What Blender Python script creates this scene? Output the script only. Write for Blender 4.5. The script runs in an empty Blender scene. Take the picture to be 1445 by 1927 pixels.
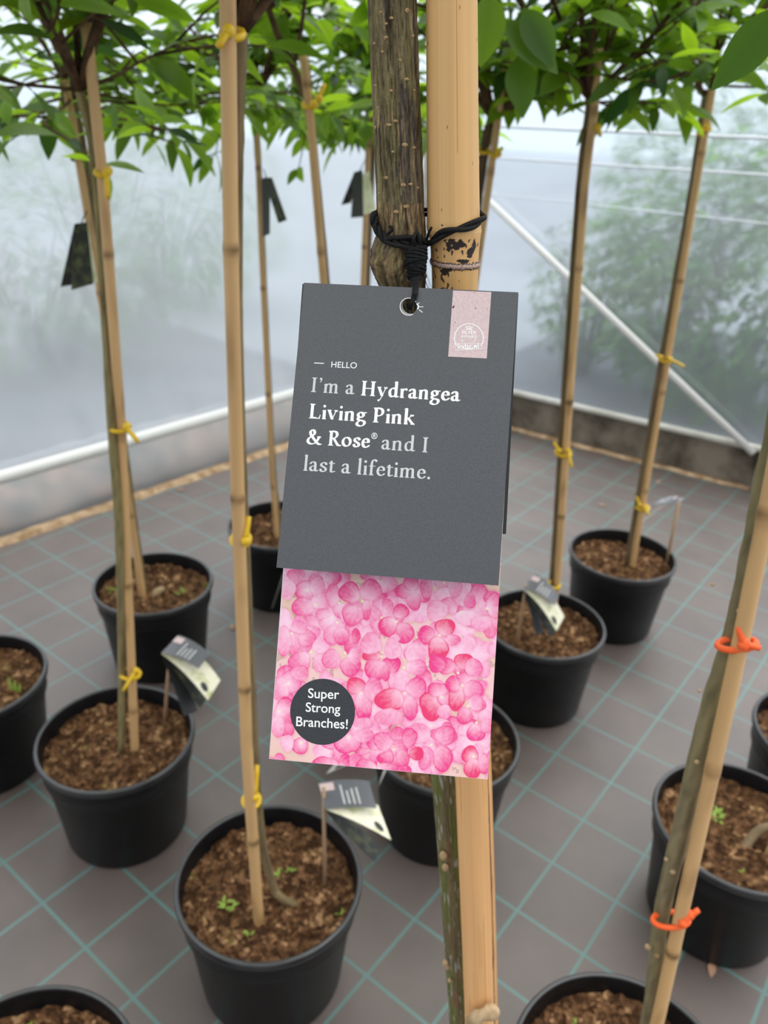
import bpy, bmesh, math, random
import numpy as np
from mathutils import Vector, Matrix, noise, Quaternion

# ------------------------------------------------------------------ camera, light, exposure
SC = bpy.context.scene
COL = SC.collection
F, PITCH, ROLL, CAM_Z = 1505.66, 0.474391, 0.047205, 1.2798
CX, CY = 722.5, 963.5
FWD = Vector((0, math.cos(PITCH), -math.sin(PITCH)))
UP0 = Vector((0, math.sin(PITCH), math.cos(PITCH)))
RIGHT = Vector((1, 0, 0)) * math.cos(ROLL) + UP0 * math.sin(ROLL)
UP = Vector((-1, 0, 0)) * math.sin(ROLL) + UP0 * math.cos(ROLL)
EYE = Vector((0, 0, CAM_Z))

cam_data = bpy.data.cameras.new('camera')
cam = bpy.data.objects.new('camera', cam_data)
COL.objects.link(cam)
SC.camera = cam
cam.matrix_world = Matrix(((RIGHT.x, UP.x, -FWD.x, EYE.x), (RIGHT.y, UP.y, -FWD.y, EYE.y), (RIGHT.z, UP.z, -FWD.z, EYE.z), (0, 0, 0, 1)))
cam_data.sensor_fit = 'VERTICAL'
cam_data.sensor_height = 36
cam_data.lens = F / 1927 * 36
cam_data.clip_start = 0.02
cam_data.dof.use_dof = True
cam_data.dof.focus_distance = 0.337
cam_data.dof.aperture_fstop = 13.5

SC.view_settings.view_transform = 'Standard'
SC.view_settings.look = 'None'
SC.view_settings.gamma = 1
SC.view_settings.use_curve_mapping = False
SC.view_settings.exposure = 1.15

world = bpy.data.worlds.new('overcast')
SC.world = world
world.use_nodes = True
wn = world.node_tree
bg = wn.nodes['Background']
tc = wn.nodes.new('ShaderNodeTexCoord')
sx = wn.nodes.new('ShaderNodeSeparateXYZ')
wr = wn.nodes.new('ShaderNodeValToRGB')
wn.links.new(tc.outputs['Generated'], sx.inputs[0])
wn.links.new(sx.outputs['Z'], wr.inputs[0])
wr.color_ramp.elements[0].position = 0.0
wr.color_ramp.elements[0].color = (0.42, 0.48, 0.53, 1)
wr.color_ramp.elements[1].position = 0.55
wr.color_ramp.elements[1].color = (1.12, 1.12, 1.12, 1)
wy = wn.nodes.new('ShaderNodeMapRange')      # the dense nursery behind the camera dims that side of the sky
wy.inputs['From Min'].default_value = -0.9; wy.inputs['From Max'].default_value = 0.35
wy.inputs['To Min'].default_value = 0.42; wy.inputs['To Max'].default_value = 1.08
wn.links.new(sx.outputs['Y'], wy.inputs['Value'])
wm = wn.nodes.new('ShaderNodeVectorMath'); wm.operation = 'SCALE'
wn.links.new(wr.outputs[0], wm.inputs[0]); wn.links.new(wy.outputs[0], wm.inputs['Scale'])
wn.links.new(wm.outputs[0], bg.inputs[0])
bg.inputs[1].default_value = 1.0

sun = bpy.data.lights.new('sun', 'SUN')
sun.energy = 0.8
sun.angle = math.radians(70)
sun.color = (1, 0.97, 0.92)
sun_o = bpy.data.objects.new('sun', sun)
COL.objects.link(sun_o)
sun_o.rotation_euler = Vector((-0.30, -0.25, -1)).to_track_quat('-Z', 'Y').to_euler()

# ------------------------------------------------------------------ from a photo point to a place
def ray(px, py):
    return FWD + RIGHT * ((px - CX) / F) - UP * ((py - CY) / F)
def at_z(px, py, z):
    d = ray(px, py)
    return EYE + d * ((z - CAM_Z) / d.z)
def at_y(px, py, y):
    d = ray(px, py)
    return EYE + d * (y / d.y)
def at_d(px, py, depth):
    return EYE + ray(px, py) * depth
def depth_of(p):
    return (Vector(p) - EYE).dot(FWD)
def on_plane(px, py, o, n):
    d = ray(px, py)
    return EYE + d * ((Vector(o) - EYE).dot(n) / d.dot(n))

# ------------------------------------------------------------------ helpers
def srgb(r, g, b):
    f = lambda c: (c / 255 / 12.92) if c / 255 <= 0.04045 else ((c / 255 + 0.055) / 1.055) ** 2.4
    return (f(r), f(g), f(b), 1)

class MB:
    """collects geometry for ONE mesh object"""
    def __init__(self):
        self.v, self.f, self.m, self.c, self.hascol = [], [], [], [], False
    def vert(self, p, c=(1, 1, 1, 1)):
        self.v.append(tuple(p)); self.c.append(c)
        return len(self.v) - 1
    def face(self, ids, m=0):
        self.f.append(tuple(ids)); self.m.append(m)
    def quad(self, a, b, c, d, m=0):
        i = [self.vert(p) for p in (a, b, c, d)]
        self.face(i, m)
    def tube(self, pts, radii, seg=10, cap=True, m=0, col=None, squash=1.0):
        pts = [Vector(p) for p in pts]
        if not hasattr(radii, '__len__'):
            radii = [radii] * len(pts)
        rings = []
        t0 = (pts[1] - pts[0]).normalized()
        ref = Vector((0, 0, 1)) if abs(t0.z) < 0.9 else Vector((0, 1, 0))
        nrm = t0.cross(ref).normalized()
        for i, p in enumerate(pts):
            a = pts[max(0, i - 1)]; b = pts[min(len(pts) - 1, i + 1)]
            t = (b - a).normalized()
            nrm = (nrm - t * nrm.dot(t)).normalized()
            bi = t.cross(nrm)
            ring = []
            for k in range(seg):
                th = 2 * math.pi * k / seg
                q = p + (nrm * math.cos(th) + bi * math.sin(th) * squash) * radii[i]
                ring.append(self.vert(q, col(i, th, q) if callable(col) else (col or (1, 1, 1, 1))))
            rings.append(ring)
        for a, b in zip(rings, rings[1:]):
            for k in range(seg):
                self.face((a[k], a[(k + 1) % seg], b[(k + 1) % seg], b[k]), m)
        if cap:
            self.face(rings[0][::-1], m); self.face(rings[-1], m)
    def lathe(self, prof, seg=64, c=(0, 0), m=0, close=False):
        rings = []
        for r, z in prof:
            rings.append([self.vert((c[0] + r * math.cos(2 * math.pi * k / seg), c[1] + r * math.sin(2 * math.pi * k / seg), z)) for k in range(seg)])
        for a, b in zip(rings, rings[1:]):
            for k in range(seg):
                self.face((a[k], a[(k + 1) % seg], b[(k + 1) % seg], b[k]), m)
        if close:
            self.face(rings[0][::-1], m)
    def blob(self, p, ax, m=0, seg=8, rings=5, rotm=None):
        p = Vector(p); ids = []
        for i in range(rings + 1):
            ph = math.pi * i / rings
            row = []
            for k in range(seg):
                th = 2 * math.pi * k / seg
                d = Vector((math.sin(ph) * math.cos(th) * ax[0], math.sin(ph) * math.sin(th) * ax[1], math.cos(ph) * ax[2]))
                if rotm: d = rotm @ d
                row.append(self.vert(p + d))
            ids.append(row)
        for a, b in zip(ids, ids[1:]):
            for k in range(seg):
                self.face((a[k], b[k], b[(k + 1) % seg], a[(k + 1) % seg]), m)
    def box(self, o, ex, ey, ez, m=0):
        o, ex, ey, ez = map(Vector, (o, ex, ey, ez))
        P = [o, o + ex, o + ex + ey, o + ey, o + ez, o + ex + ez, o + ex + ey + ez, o + ey + ez]
        i = [self.vert(p) for p in P]
        for q in ((0, 3, 2, 1), (4, 5, 6, 7), (0, 1, 5, 4), (1, 2, 6, 5), (2, 3, 7, 6), (3, 0, 4, 7)):
            self.face([i[k] for k in q], m)
    def build(self, name, mats, parent=None, smooth=True, color=False, bevel=0):
        me = bpy.data.meshes.new(name)
        org = Vector((0, 0, 0))
        if parent is not None:
            r = parent
            while r is not None:
                org = org + r.location; r = r.parent
        vs = [(x - org.x, y - org.y, z - org.z) for x, y, z in self.v]
        me.from_pydata(vs, [], self.f)
        if not isinstance(mats, (list, tuple)): mats = [mats]
        for mt in mats: me.materials.append(mt)
        if len(mats) > 1: me.polygons.foreach_set('material_index', self.m)
        if smooth: me.polygons.foreach_set('use_smooth', [True] * len(self.f))
        if color:
            at = me.color_attributes.new('Col', 'FLOAT_COLOR', 'POINT')
            at.data.foreach_set('color', np.array(self.c, dtype=np.float32).ravel())
        me.update()
        o = bpy.data.objects.new(name, me)
        COL.objects.link(o)
        if parent is not None: o.parent = parent
        if bevel:
            md = o.modifiers.new('bevel', 'BEVEL'); md.width = bevel; md.segments = 2; md.limit_method = 'ANGLE'
        return o

def tag(o, label, cat, group=None, kind=None):
    o['label'] = label; o['category'] = cat
    if group: o['group'] = group
    if kind: o['kind'] = kind
    return o
def thing(name, loc, label, cat, group=None):
    o = bpy.data.objects.new(name, None)
    o.location = loc; o.empty_display_size = 0.05
    COL.objects.link(o)
    return tag(o, label, cat, group)
def struct(o):
    o['kind'] = 'structure'
    return o

def spline(pts, n=8):
    """Catmull-Rom through points (tuples of any length)"""
    pts = [np.array(p, float) for p in pts]
    out = []
    for i in range(len(pts) - 1):
        p0 = pts[i - 1] if i else 2 * pts[0] - pts[1]
        p1, p2 = pts[i], pts[i + 1]
        p3 = pts[i + 2] if i + 2 < len(pts) else 2 * pts[-1] - pts[-2]
        for k in range(n):
            t = k / n
            out.append(0.5 * (2 * p1 + (p2 - p0) * t + (2 * p0 - 5 * p1 + 4 * p2 - p3) * t * t + (3 * p1 - p0 - 3 * p2 + p3) * t ** 3))
    out.append(pts[-1])
    return out

def nz(x, y=0, z=0):
    return noise.noise(Vector((x, y, z)))

# ------------------------------------------------------------------ materials
def mat(name, color=(0.5, 0.5, 0.5, 1), rough=0.6, spec=0.5):
    m = bpy.data.materials.new(name); m.use_nodes = True
    b = m.node_tree.nodes['Principled BSDF']
    b.inputs['Base Color'].default_value = color
    b.inputs['Roughness'].default_value = rough
    b.inputs['Specular IOR Level'].default_value = spec
    return m
def N(m, t): return m.node_tree.nodes.new(t)
def LK(m, a, b): m.node_tree.links.new(a, b)
def bsdf(m): return m.node_tree.nodes['Principled BSDF']
def noisy(m, c1, c2, scale=20, stretch=(1, 1, 1), detail=4, lo=0.35, hi=0.65, bump=0, bscale=None, coord='Object', dist=0.002):
    tcn = N(m, 'ShaderNodeTexCoord'); mp = N(m, 'ShaderNodeMapping'); tx = N(m, 'ShaderNodeTexNoise'); rp = N(m, 'ShaderNodeValToRGB')
    mp.inputs['Scale'].default_value = stretch
    LK(m, tcn.outputs[coord], mp.inputs[0]); LK(m, mp.outputs[0], tx.inputs['Vector'])
    tx.inputs['Scale'].default_value = scale; tx.inputs['Detail'].default_value = detail
    rp.color_ramp.elements[0].position = lo; rp.color_ramp.elements[0].color = c1
    rp.color_ramp.elements[1].position = hi; rp.color_ramp.elements[1].color = c2
    LK(m, tx.outputs['Fac'], rp.inputs[0]); LK(m, rp.outputs[0], bsdf(m).inputs['Base Color'])
    if bump:
        bp = N(m, 'ShaderNodeBump'); bp.inputs['Strength'].default_value = bump; bp.inputs['Distance'].default_value = dist
        src = tx.outputs['Fac']
        if bscale:
            t2 = N(m, 'ShaderNodeTexNoise'); t2.inputs['Scale'].default_value = bscale; t2.inputs['Detail'].default_value = 3
            LK(m, mp.outputs[0], t2.inputs['Vector']); src = t2.outputs['Fac']
        LK(m, src, bp.inputs['Height']); LK(m, bp.outputs[0], bsdf(m).inputs['Normal'])
    return m
def colattr(m, bump=0, bscale=400):
    a = N(m, 'ShaderNodeVertexColor'); a.layer_name = 'Col'
    LK(m, a.outputs['Color'], bsdf(m).inputs['Base Color'])
    if bump:
        tcn = N(m, 'ShaderNodeTexCoord'); tx = N(m, 'ShaderNodeTexNoise'); bp = N(m, 'ShaderNodeBump')
        tx.inputs['Scale'].default_value = bscale
        LK(m, tcn.outputs['Object'], tx.inputs['Vector'])
        bp.inputs['Strength'].default_value = bump; bp.inputs['Distance'].default_value = 0.001
        LK(m, tx.outputs['Fac'], bp.inputs['Height']); LK(m, bp.outputs[0], bsdf(m).inputs['Normal'])
    return m

M = {}
M['pot'] = noisy(mat('black_plastic', rough=0.40, spec=0.30), (0.0035, 0.004, 0.0055, 1), (0.006, 0.0068, 0.0088, 1), 30)
M['rim'] = noisy(mat('pot_rim_plastic', rough=0.30, spec=0.9), (0.010, 0.011, 0.013, 1), (0.020, 0.021, 0.025, 1), 40)  # same plastic as the pot; sky reflection put in as a lighter colour
M['bamboo'] = colattr(mat('bamboo', rough=0.45, spec=0.4))
M['bark'] = colattr(mat('bark', rough=0.85, spec=0.2), 0.6, 500)
M['twig'] = noisy(mat('twig', rough=0.8, spec=0.2), (0.05, 0.028, 0.016, 1), (0.13, 0.075, 0.04, 1), 60)
M['yellow'] = mat('yellow_tie', (0.78, 0.50, 0.015, 1), 0.4)
M['orange'] = mat('orange_tie', (0.95, 0.13, 0.02, 1), 0.4)
M['stick'] = noisy(mat('label_stick', rough=0.7, spec=0.2), (0.42, 0.27, 0.16, 1), (0.56, 0.38, 0.24, 1), 60, (1, 1, 0.1))
M['cord'] = noisy(mat('black_cord', rough=0.75, spec=0.25), (0.004, 0.004, 0.004, 1), (0.012, 0.012, 0.012, 1), 900)
M['card_grey'] = noisy(mat('grey_card', rough=0.34, spec=0.75), (0.036, 0.041, 0.049, 1), (0.053, 0.060, 0.071, 1), 1500, detail=6)
M['card_sheen'] = mat('sheen_grey_card', (0.10, 0.105, 0.125, 1), 0.36, 0.6)  # lightened copy of grey card: sky sheen and top light put into colour
M['card_dark'] = mat('dark_card', (0.022, 0.023, 0.025, 1), 0.5)
M['card_white'] = mat('white_card', (0.72, 0.71, 0.68, 1), 0.5)
M['ink_white'] = mat('white_ink', (0.93, 0.93, 0.93, 1), 0.6, 0.2)
M['ink_grey'] = mat('grey_ink', (0.62, 0.62, 0.63, 1), 0.6, 0.2)
M['badge'] = noisy(mat('badge_ink', rough=0.5, spec=0.4), (0.028, 0.031, 0.037, 1), (0.038, 0.042, 0.048, 1), 1500)
M['sticker'] = noisy(mat('pink_sticker', rough=0.6, spec=0.3), (0.60, 0.46, 0.47, 1), (0.68, 0.53, 0.54, 1), 900)
M['print'] = colattr(mat('flower_print', rough=0.5, spec=0.35))
M['cream'] = noisy(mat('cream_flower_card', rough=0.5, spec=0.3), (0.52, 0.55, 0.26, 1), (0.88, 0.85, 0.68, 1), 45, lo=0.3, hi=0.5)
M['dark_print'] = noisy(mat('dark_leaf_print', rough=0.5, spec=0.3), (0.02, 0.022, 0.022, 1), (0.10, 0.11, 0.05, 1), 60, lo=0.45, hi=0.75)
M['rail'] = mat('pale_metal', (0.74, 0.74, 0.72, 1), 0.35, 0.5)
M['rail2'] = noisy(mat('weathered_metal', rough=0.5), (0.50, 0.49, 0.43, 1), (0.66, 0.65, 0.60, 1), 12)
M['lenticel'] = noisy(mat('lenticel', rough=0.85, spec=0.15), (0.20, 0.125, 0.06, 1), (0.44, 0.30, 0.155, 1), 1300, lo=0.3, hi=0.6, bump=0.5, dist=0.0005)
M['stub'] = noisy(mat('dry_twig', rough=0.8, spec=0.2), (0.30, 0.20, 0.11, 1), (0.55, 0.40, 0.24, 1), 90, (1, 1, 0.2))
M['dead_leaf'] = mat('fallen_leaf', (0.42, 0.24, 0.15, 1), 0.8)
M['sprout'] = mat('sprout', (0.22, 0.34, 0.04, 1), 0.6)

def leaf_material(name, c1, c2, t1, t2):
    m = bpy.data.materials.new(name); m.use_nodes = True
    nt = m.node_tree
    b = nt.nodes['Principled BSDF']; out = nt.nodes['Material Output']
    at = N(m, 'ShaderNodeVertexColor'); at.layer_name = 'Col'
    sp = N(m, 'ShaderNodeSeparateColor'); LK(m, at.outputs['Color'], sp.inputs[0])
    mx = N(m, 'ShaderNodeMix'); mx.data_type = 'RGBA'; mx.inputs[6].default_value = c1; mx.inputs[7].default_value = c2
    LK(m, sp.outputs[0], mx.inputs[0]); LK(m, mx.outputs[2], b.inputs['Base Color'])
    mt = N(m, 'ShaderNodeMix'); mt.data_type = 'RGBA'; mt.inputs[6].default_value = t1; mt.inputs[7].default_value = t2
    LK(m, sp.outputs[0], mt.inputs[0])
    tr = N(m, 'ShaderNodeBsdfTranslucent'); LK(m, mt.outputs[2], tr.inputs[0])
    ad = N(m, 'ShaderNodeMixShader'); ad.inputs[0].default_value = 0.5
    b.inputs['Roughness'].default_value = 0.45; b.inputs['Specular IOR Level'].default_value = 0.35
    LK(m, b.outputs[0], ad.inputs[1]); LK(m, tr.outputs[0], ad.inputs[2]); LK(m, ad.outputs[0], out.inputs[0])
    return m
M['leaf'] = leaf_material('hydrangea_leaf', (0.018, 0.055, 0.012, 1), (0.12, 0.25, 0.028, 1), (0.035, 0.12, 0.010, 1), (0.56, 0.88, 0.03, 1))
M['shrub'] = leaf_material('outdoor_leaf', (0.018, 0.055, 0.012, 1), (0.10, 0.24, 0.04, 1), (0.04, 0.14, 0.01, 1), (0.24, 0.50, 0.06, 1))

def soil_material():
    m = mat('potting_soil', rough=0.95, spec=0.15)
    tcn = N(m, 'ShaderNodeTexCoord'); vo = N(m, 'ShaderNodeTexVoronoi'); vo.inputs['Scale'].default_value = 150
    v2 = N(m, 'ShaderNodeTexNoise'); v2.inputs['Scale'].default_value = 42; v2.inputs['Detail'].default_value = 9
    rp = N(m, 'ShaderNodeValToRGB'); e = rp.color_ramp
    e.elements[0].position = 0.0; e.elements[0].color = (0.055, 0.026, 0.012, 1)
    e.elements[1].position = 1.0; e.elements[1].color = (0.46, 0.28, 0.145, 1)
    k = e.elements.new(0.5); k.color = (0.150, 0.074, 0.034, 1)
    k = e.elements.new(0.85); k.color = (0.25, 0.135, 0.066, 1)
    sp = N(m, 'ShaderNodeSeparateColor')
    LK(m, tcn.outputs['Object'], vo.inputs['Vector']); LK(m, tcn.outputs['Object'], v2.inputs['Vector'])
    LK(m, vo.outputs['Color'], sp.inputs[0])
    ma = N(m, 'ShaderNodeMath'); ma.operation = 'ADD'; ma.use_clamp = True
    m2 = N(m, 'ShaderNodeMath'); m2.operation = 'MULTIPLY_ADD'; m2.inputs[1].default_value = 2.6; m2.inputs[2].default_value = -1.45
    LK(m, v2.outputs['Fac'], m2.inputs[0]); LK(m, sp.outputs[0], ma.inputs[0]); LK(m, m2.outputs[0], ma.inputs[1])
    LK(m, ma.outputs[0], rp.inputs[0])
    # moss specks
    v3 = N(m, 'ShaderNodeTexNoise'); v3.inputs['Scale'].default_value = 21; v3.inputs['Detail'].default_value = 5
    LK(m, tcn.outputs['Object'], v3.inputs['Vector'])
    r3 = N(m, 'ShaderNodeValToRGB'); r3.color_ramp.elements[0].position = 0.66; r3.color_ramp.elements[1].position = 0.74
    LK(m, v3.outputs['Fac'], r3.inputs[0])
    mx = N(m, 'ShaderNodeMix'); mx.data_type = 'RGBA'; mx.inputs[7].default_value = (0.12, 0.13, 0.02, 1)
    LK(m, r3.outputs[0], mx.inputs[0]); LK(m, rp.outputs[0], mx.inputs[6]); LK(m, mx.outputs[2], bsdf(m).inputs['Base Color'])
    bp = N(m, 'ShaderNodeBump'); bp.inputs['Strength'].default_value = 1.0; bp.inputs['Distance'].default_value = 0.006
    LK(m, vo.outputs['Distance'], bp.inputs['Height']); LK(m, bp.outputs[0], bsdf(m).inputs['Normal'])
    return m
M['soil'] = soil_material()

def film_material(name, haze, clear, tint, rough):
    """milky polythene: clear blurred see-through + milky scattering + sheen"""
    m = bpy.data.materials.new(name); m.use_nodes = True
    nt = m.node_tree; out = nt.nodes['Material Output']; nt.nodes.remove(nt.nodes['Principled BSDF'])
    rf = N(m, 'ShaderNodeBsdfRefraction'); rf.inputs['IOR'].default_value = 1.12; rf.inputs['Roughness'].default_value = rough
    rf.inputs['Color'].default_value = (0.92, 0.96, 1, 1)
    tp = N(m, 'ShaderNodeBsdfTransparent')
    tl = N(m, 'ShaderNodeBsdfTranslucent'); tl.inputs['Color'].default_value = tint
    df = N(m, 'ShaderNodeBsdfDiffuse'); df.inputs['Color'].default_value = tint
    gl = N(m, 'ShaderNodeBsdfGlossy'); gl.inputs['Roughness'].default_value = 0.12
    a = N(m, 'ShaderNodeMixShader'); a.inputs[0].default_value = clear
    LK(m, rf.outputs[0], a.inputs[1]); LK(m, tp.outputs[0], a.inputs[2])
    b = N(m, 'ShaderNodeMixShader'); b.inputs[0].default_value = 0.25
    LK(m, tl.outputs[0], b.inputs[1]); LK(m, df.outputs[0], b.inputs[2])
    c = N(m, 'ShaderNodeMixShader'); c.inputs[0].default_value = haze
    LK(m, a.outputs[0], c.inputs[1]); LK(m, b.outputs[0], c.inputs[2])
    fr = N(m, 'ShaderNodeFresnel'); fr.inputs['IOR'].default_value = 1.9
    d = N(m, 'ShaderNodeMixShader'); LK(m, fr.outputs[0], d.inputs[0])
    LK(m, c.outputs[0], d.inputs[1]); LK(m, gl.outputs[0], d.inputs[2])
    LK(m, d.outputs[0], out.inputs[0])
    return m
M['film'] = film_material('polythene_film', 0.42, 0.30, (0.84, 0.90, 0.96, 1), 0.34)
M['film_end'] = film_material('end_wall_film', 0.19, 0.25, (0.82, 0.90, 1.0, 1), 0.30)

# ------------------------------------------------------------------ setting: floor cloth
S = 0.133                              # one square of the woven cloth
YAW = -0.650053
GU = Vector((math.cos(YAW), math.sin(YAW), 0)); GV = Vector((-math.sin(YAW), math.cos(YAW), 0))
G0 = Vector((0.812401, 1.880980, 0))   # one crossing of the lines
SU, SV = S * 0.9775, S
def floor_material():
    m = mat('woven_ground_cloth', rough=0.42, spec=0.85)
    tcn = N(m, 'ShaderNodeTexCoord'); sp = N(m, 'ShaderNodeSeparateXYZ'); LK(m, tcn.outputs['Object'], sp.inputs[0])
    def math_n(op, a, b=None):
        n = N(m, 'ShaderNodeMath'); n.operation = op
        if isinstance(a, (int, float)): n.inputs[0].default_value = a
        else: LK(m, a, n.inputs[0])
        if b is not None:
            if isinstance(b, (int, float)): n.inputs[1].default_value = b
            else: LK(m, b, n.inputs[1])
        return n.outputs[0]
    def line(ax, per, half):
        u = math_n('DIVIDE', ax, per); fr = math_n('FRACT', math_n('ADD', u, 500.5)); d = math_n('ABSOLUTE', math_n('SUBTRACT', fr, 0.5))
        return math_n('LESS_THAN', math_n('MULTIPLY', d, per), half)
    lu = line(sp.outputs['X'], SU, 0.0029); lv = line(sp.outputs['Y'], SV, 0.0029)
    lines = math_n('MAXIMUM', lu, lv)
    # weave: tiny cross threads
    wx = math_n('SINE', math_n('MULTIPLY', sp.outputs['X'], 2600)); wy = math_n('SINE', math_n('MULTIPLY', sp.outputs['Y'], 1300))
    weave = math_n('MULTIPLY', wx, wy)
    tx = N(m, 'ShaderNodeTexNoise'); tx.inputs['Scale'].default_value = 5; tx.inputs['Detail'].default_value = 6; LK(m, tcn.outputs['Object'], tx.inputs['Vector'])
    rp = N(m, 'ShaderNodeValToRGB'); rp.color_ramp.elements[0].position = 0.3; rp.color_ramp.elements[1].position = 0.7
    rp.color_ramp.elements[0].color = (0.096, 0.076, 0.070, 1); rp.color_ramp.elements[1].color = (0.142, 0.111, 0.102, 1)
    LK(m, tx.outputs['Fac'], rp.inputs[0])
    mx = N(m, 'ShaderNodeMix'); mx.data_type = 'RGBA'; LK(m, rp.outputs[0], mx.inputs[6])
    mx.inputs[7].default_value = (0.095, 0.215, 0.20, 1)
    both = math_n('MULTIPLY', lines, 0.85)
    LK(m, both, mx.inputs[0])
    w2 = math_n('ADD', math_n('MULTIPLY', weave, 0.10), 1.0)
    vm = N(m, 'ShaderNodeVectorMath'); vm.operation = 'SCALE'; LK(m, mx.outputs[2], vm.inputs[0]); LK(m, w2, vm.inputs['Scale'])
    LK(m, vm.outputs[0], bsdf(m).inputs['Base Color'])
    bp = N(m, 'ShaderNodeBump'); bp.inputs['Strength'].default_value = 0.25; bp.inputs['Distance'].default_value = 0.0006
    LK(m, weave, bp.inputs['Height']); LK(m, bp.outputs[0], bsdf(m).inputs['Normal'])
    return m
M['floor'] = floor_material()

LC = Vector((-0.76923, 2.66394, 0)); LU = Vector((0.660333, 0.750973, 0))
RC = Vector((0.975042, 3.118015, 0)); RU = Vector((0.848641, -0.528970, 0))
_den = LU.x * -RU.y + LU.y * RU.x
_t = ((RC.x - LC.x) * -RU.y + (RC.y - LC.y) * RU.x) / _den
CORNER = LC + LU * _t
LN = Vector((LU.y, -LU.x, 0)); RN = Vector((RU.y, -RU.x, 0))      # both point into the house
if LN.dot(-LC) < 0: LN = -LN
if RN.dot(-RC) < 0: RN = -RN
L_END = CORNER - LU * 5.2
R_END = CORNER + RU * 4.6
WALL_H = 2.7

fl = bpy.data.meshes.new('floor')
poly = [CORNER, L_END, L_END + LN * 5.0, R_END + RN * 4.2 - RU * 0.3, R_END]
def to_local(p):
    d = p - G0
    return (d.dot(GU), d.dot(GV), 0)
fl.from_pydata([to_local(p) for p in poly], [], [tuple(range(len(poly)))])
fl.materials.append(M['floor'])
floor = bpy.data.objects.new('floor', fl); COL.objects.link(floor)
floor.location = G0; floor.rotation_euler = (0, 0, YAW); struct(floor)

# ------------------------------------------------------------------ setting: film walls, rails, kerbs
def film_wall(name, a, b, nrm, z0, seed, folds, mtl):
    mb = MB(); L = (b - a).length; u = (b - a) / L
    nx, nzs = 260, 60
    ids = []
    for j in range(nzs + 1):
        z = z0 + (WALL_H - z0) * (j / nzs) ** 1.4
        row = []
        for i in range(nx + 1):
            s = L * i / nx
            off = 0.012 * nz(s * 1.3 + seed, z * 0.8) + 0.004 * nz(s * 5 + seed, z * 1.7, 4)
            # gathers where the film is clamped at the rail
            k = math.exp(-abs(z - 0.22) / 0.16)
            off += folds * k * 0.010 * nz(s * 16 + z * 5 + seed, z * 2.0, 9)
            p = a + u * s + nrm * off
            row.append(mb.vert((p.x, p.y, z)))
        ids.append(row)
    for j in range(nzs):
        for i in range(nx):
            mb.face((ids[j][i], ids[j][i + 1], ids[j + 1][i + 1], ids[j + 1][i]))
    return struct(mb.build(name, mtl))
film_wall('wall_left', L_END, CORNER, LN, 0.0, 0, 1.0, M['film'])
film_wall('wall_right', CORNER, R_END, RN, 0.10, 30, 0.3, M['film_end'])

def rail_tube(name, a, b, r, m, seg=14):
    mb = MB(); mb.tube([a, (a + b) / 2, b], r, seg)
    return struct(mb.build(name, m))
V3 = Vector
rail_tube('trim_1', L_END + LN * 0.028 + V3((0, 0, 0.213)), CORNER + LN * 0.028 + V3((0, 0, 0.222)), 0.021, M['rail'])
rail_tube('trim_2', CORNER + RN * 0.022 + V3((0, 0, 0.170)), R_END + RN * 0.022 + V3((0, 0, 0.178)), 0.013, M['rail2'])
# diagonal brace of the end wall, corner post, end post
def onR(px, py, off=0.03): return on_plane(px, py, CORNER + RN * off, RN)
def onL(px, py, off=0.03): return on_plane(px, py, CORNER + LN * off, LN)
rail_tube('trim_3', onR(1418, 853, 0.05), onR(797, 262, 0.05), 0.014, M['rail'])
rail_tube('trim_4', onL(668, 112, 0.05), onL(612, 5, 0.05), 0.022, M['rail2'])
pp = onR(1436, 860, 0.03)
rail_tube('trim_5', V3((pp.x, pp.y, 0)), V3((pp.x, pp.y, WALL_H)), 0.014, M['rail2'])
rail_tube('trim_6', CORNER + (LN + RN) * 0.03, CORNER + (LN + RN) * 0.03 + V3((0, 0, WALL_H)), 0.018, M['rail2'])
M['wire'] = mat('pale_wire', (0.75, 0.80, 0.85, 1), 0.4)
for k, (z0, z1) in enumerate(((1.206, 1.231), (1.092, 1.122), (0.963, 0.958))):
    a = CORNER + RN * 0.012 + RU * 0.1; b = CORNER + RN * 0.012 + RU * 2.0
    rail_tube('trim_%d' % (7 + k), a + V3((0, 0, z0)), b + V3((0, 0, z1)), 0.006 - 0.0018 * k, M['wire'], 8)

M['kerb'] = noisy(mat('mossy_concrete', rough=0.9, spec=0.15), (0.075, 0.062, 0.045, 1), (0.26, 0.22, 0.18, 1), 9, detail=8, lo=0.3, hi=0.62, bump=0.6, dist=0.01)
M['batten'] = noisy(mat('sandy_edge', rough=0.9, spec=0.15), (0.30, 0.19, 0.10, 1), (0.58, 0.42, 0.27, 1), 26, detail=6)
mb = MB(); mb.box(CORNER - RN * 0.06, RU * 4.6, RN * 0.066, V3((0, 0, 0.158))); struct(mb.build('baseboard_right', M['kerb'], smooth=False, bevel=0.008))
def edge_strip(name, a, b, nrm, w, h, seed):
    mb = MB(); L = (b - a).length; u = (b - a) / L; n = 160; rows = []
    for i in range(n + 1):
        p = a + u * (L * i / n); ww = w * (1 + 0.35 * nz(i * 0.3, seed)); hh = h * (1 + 0.3 * nz(i * 0.45, seed, 3))
        rows.append([mb.vert(p + nrm * d + V3((0, 0, z))) for d, z in ((0.006, 0.0), (0.006, hh), (ww * 0.6, hh * 0.9), (ww, 0.0))])
    for A, B in zip(rows, rows[1:]):
        for k in range(3): mb.face((A[k], B[k], B[k + 1], A[k + 1]))
    return struct(mb.build(name, M['batten']))
edge_strip('baseboard_left', L_END, CORNER - LU * 0.05, LN, 0.042, 0.014, 2)
edge_strip('trim_10', CORNER + RU * 0.05, R_END, RN, 0.030, 0.009, 7)

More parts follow.
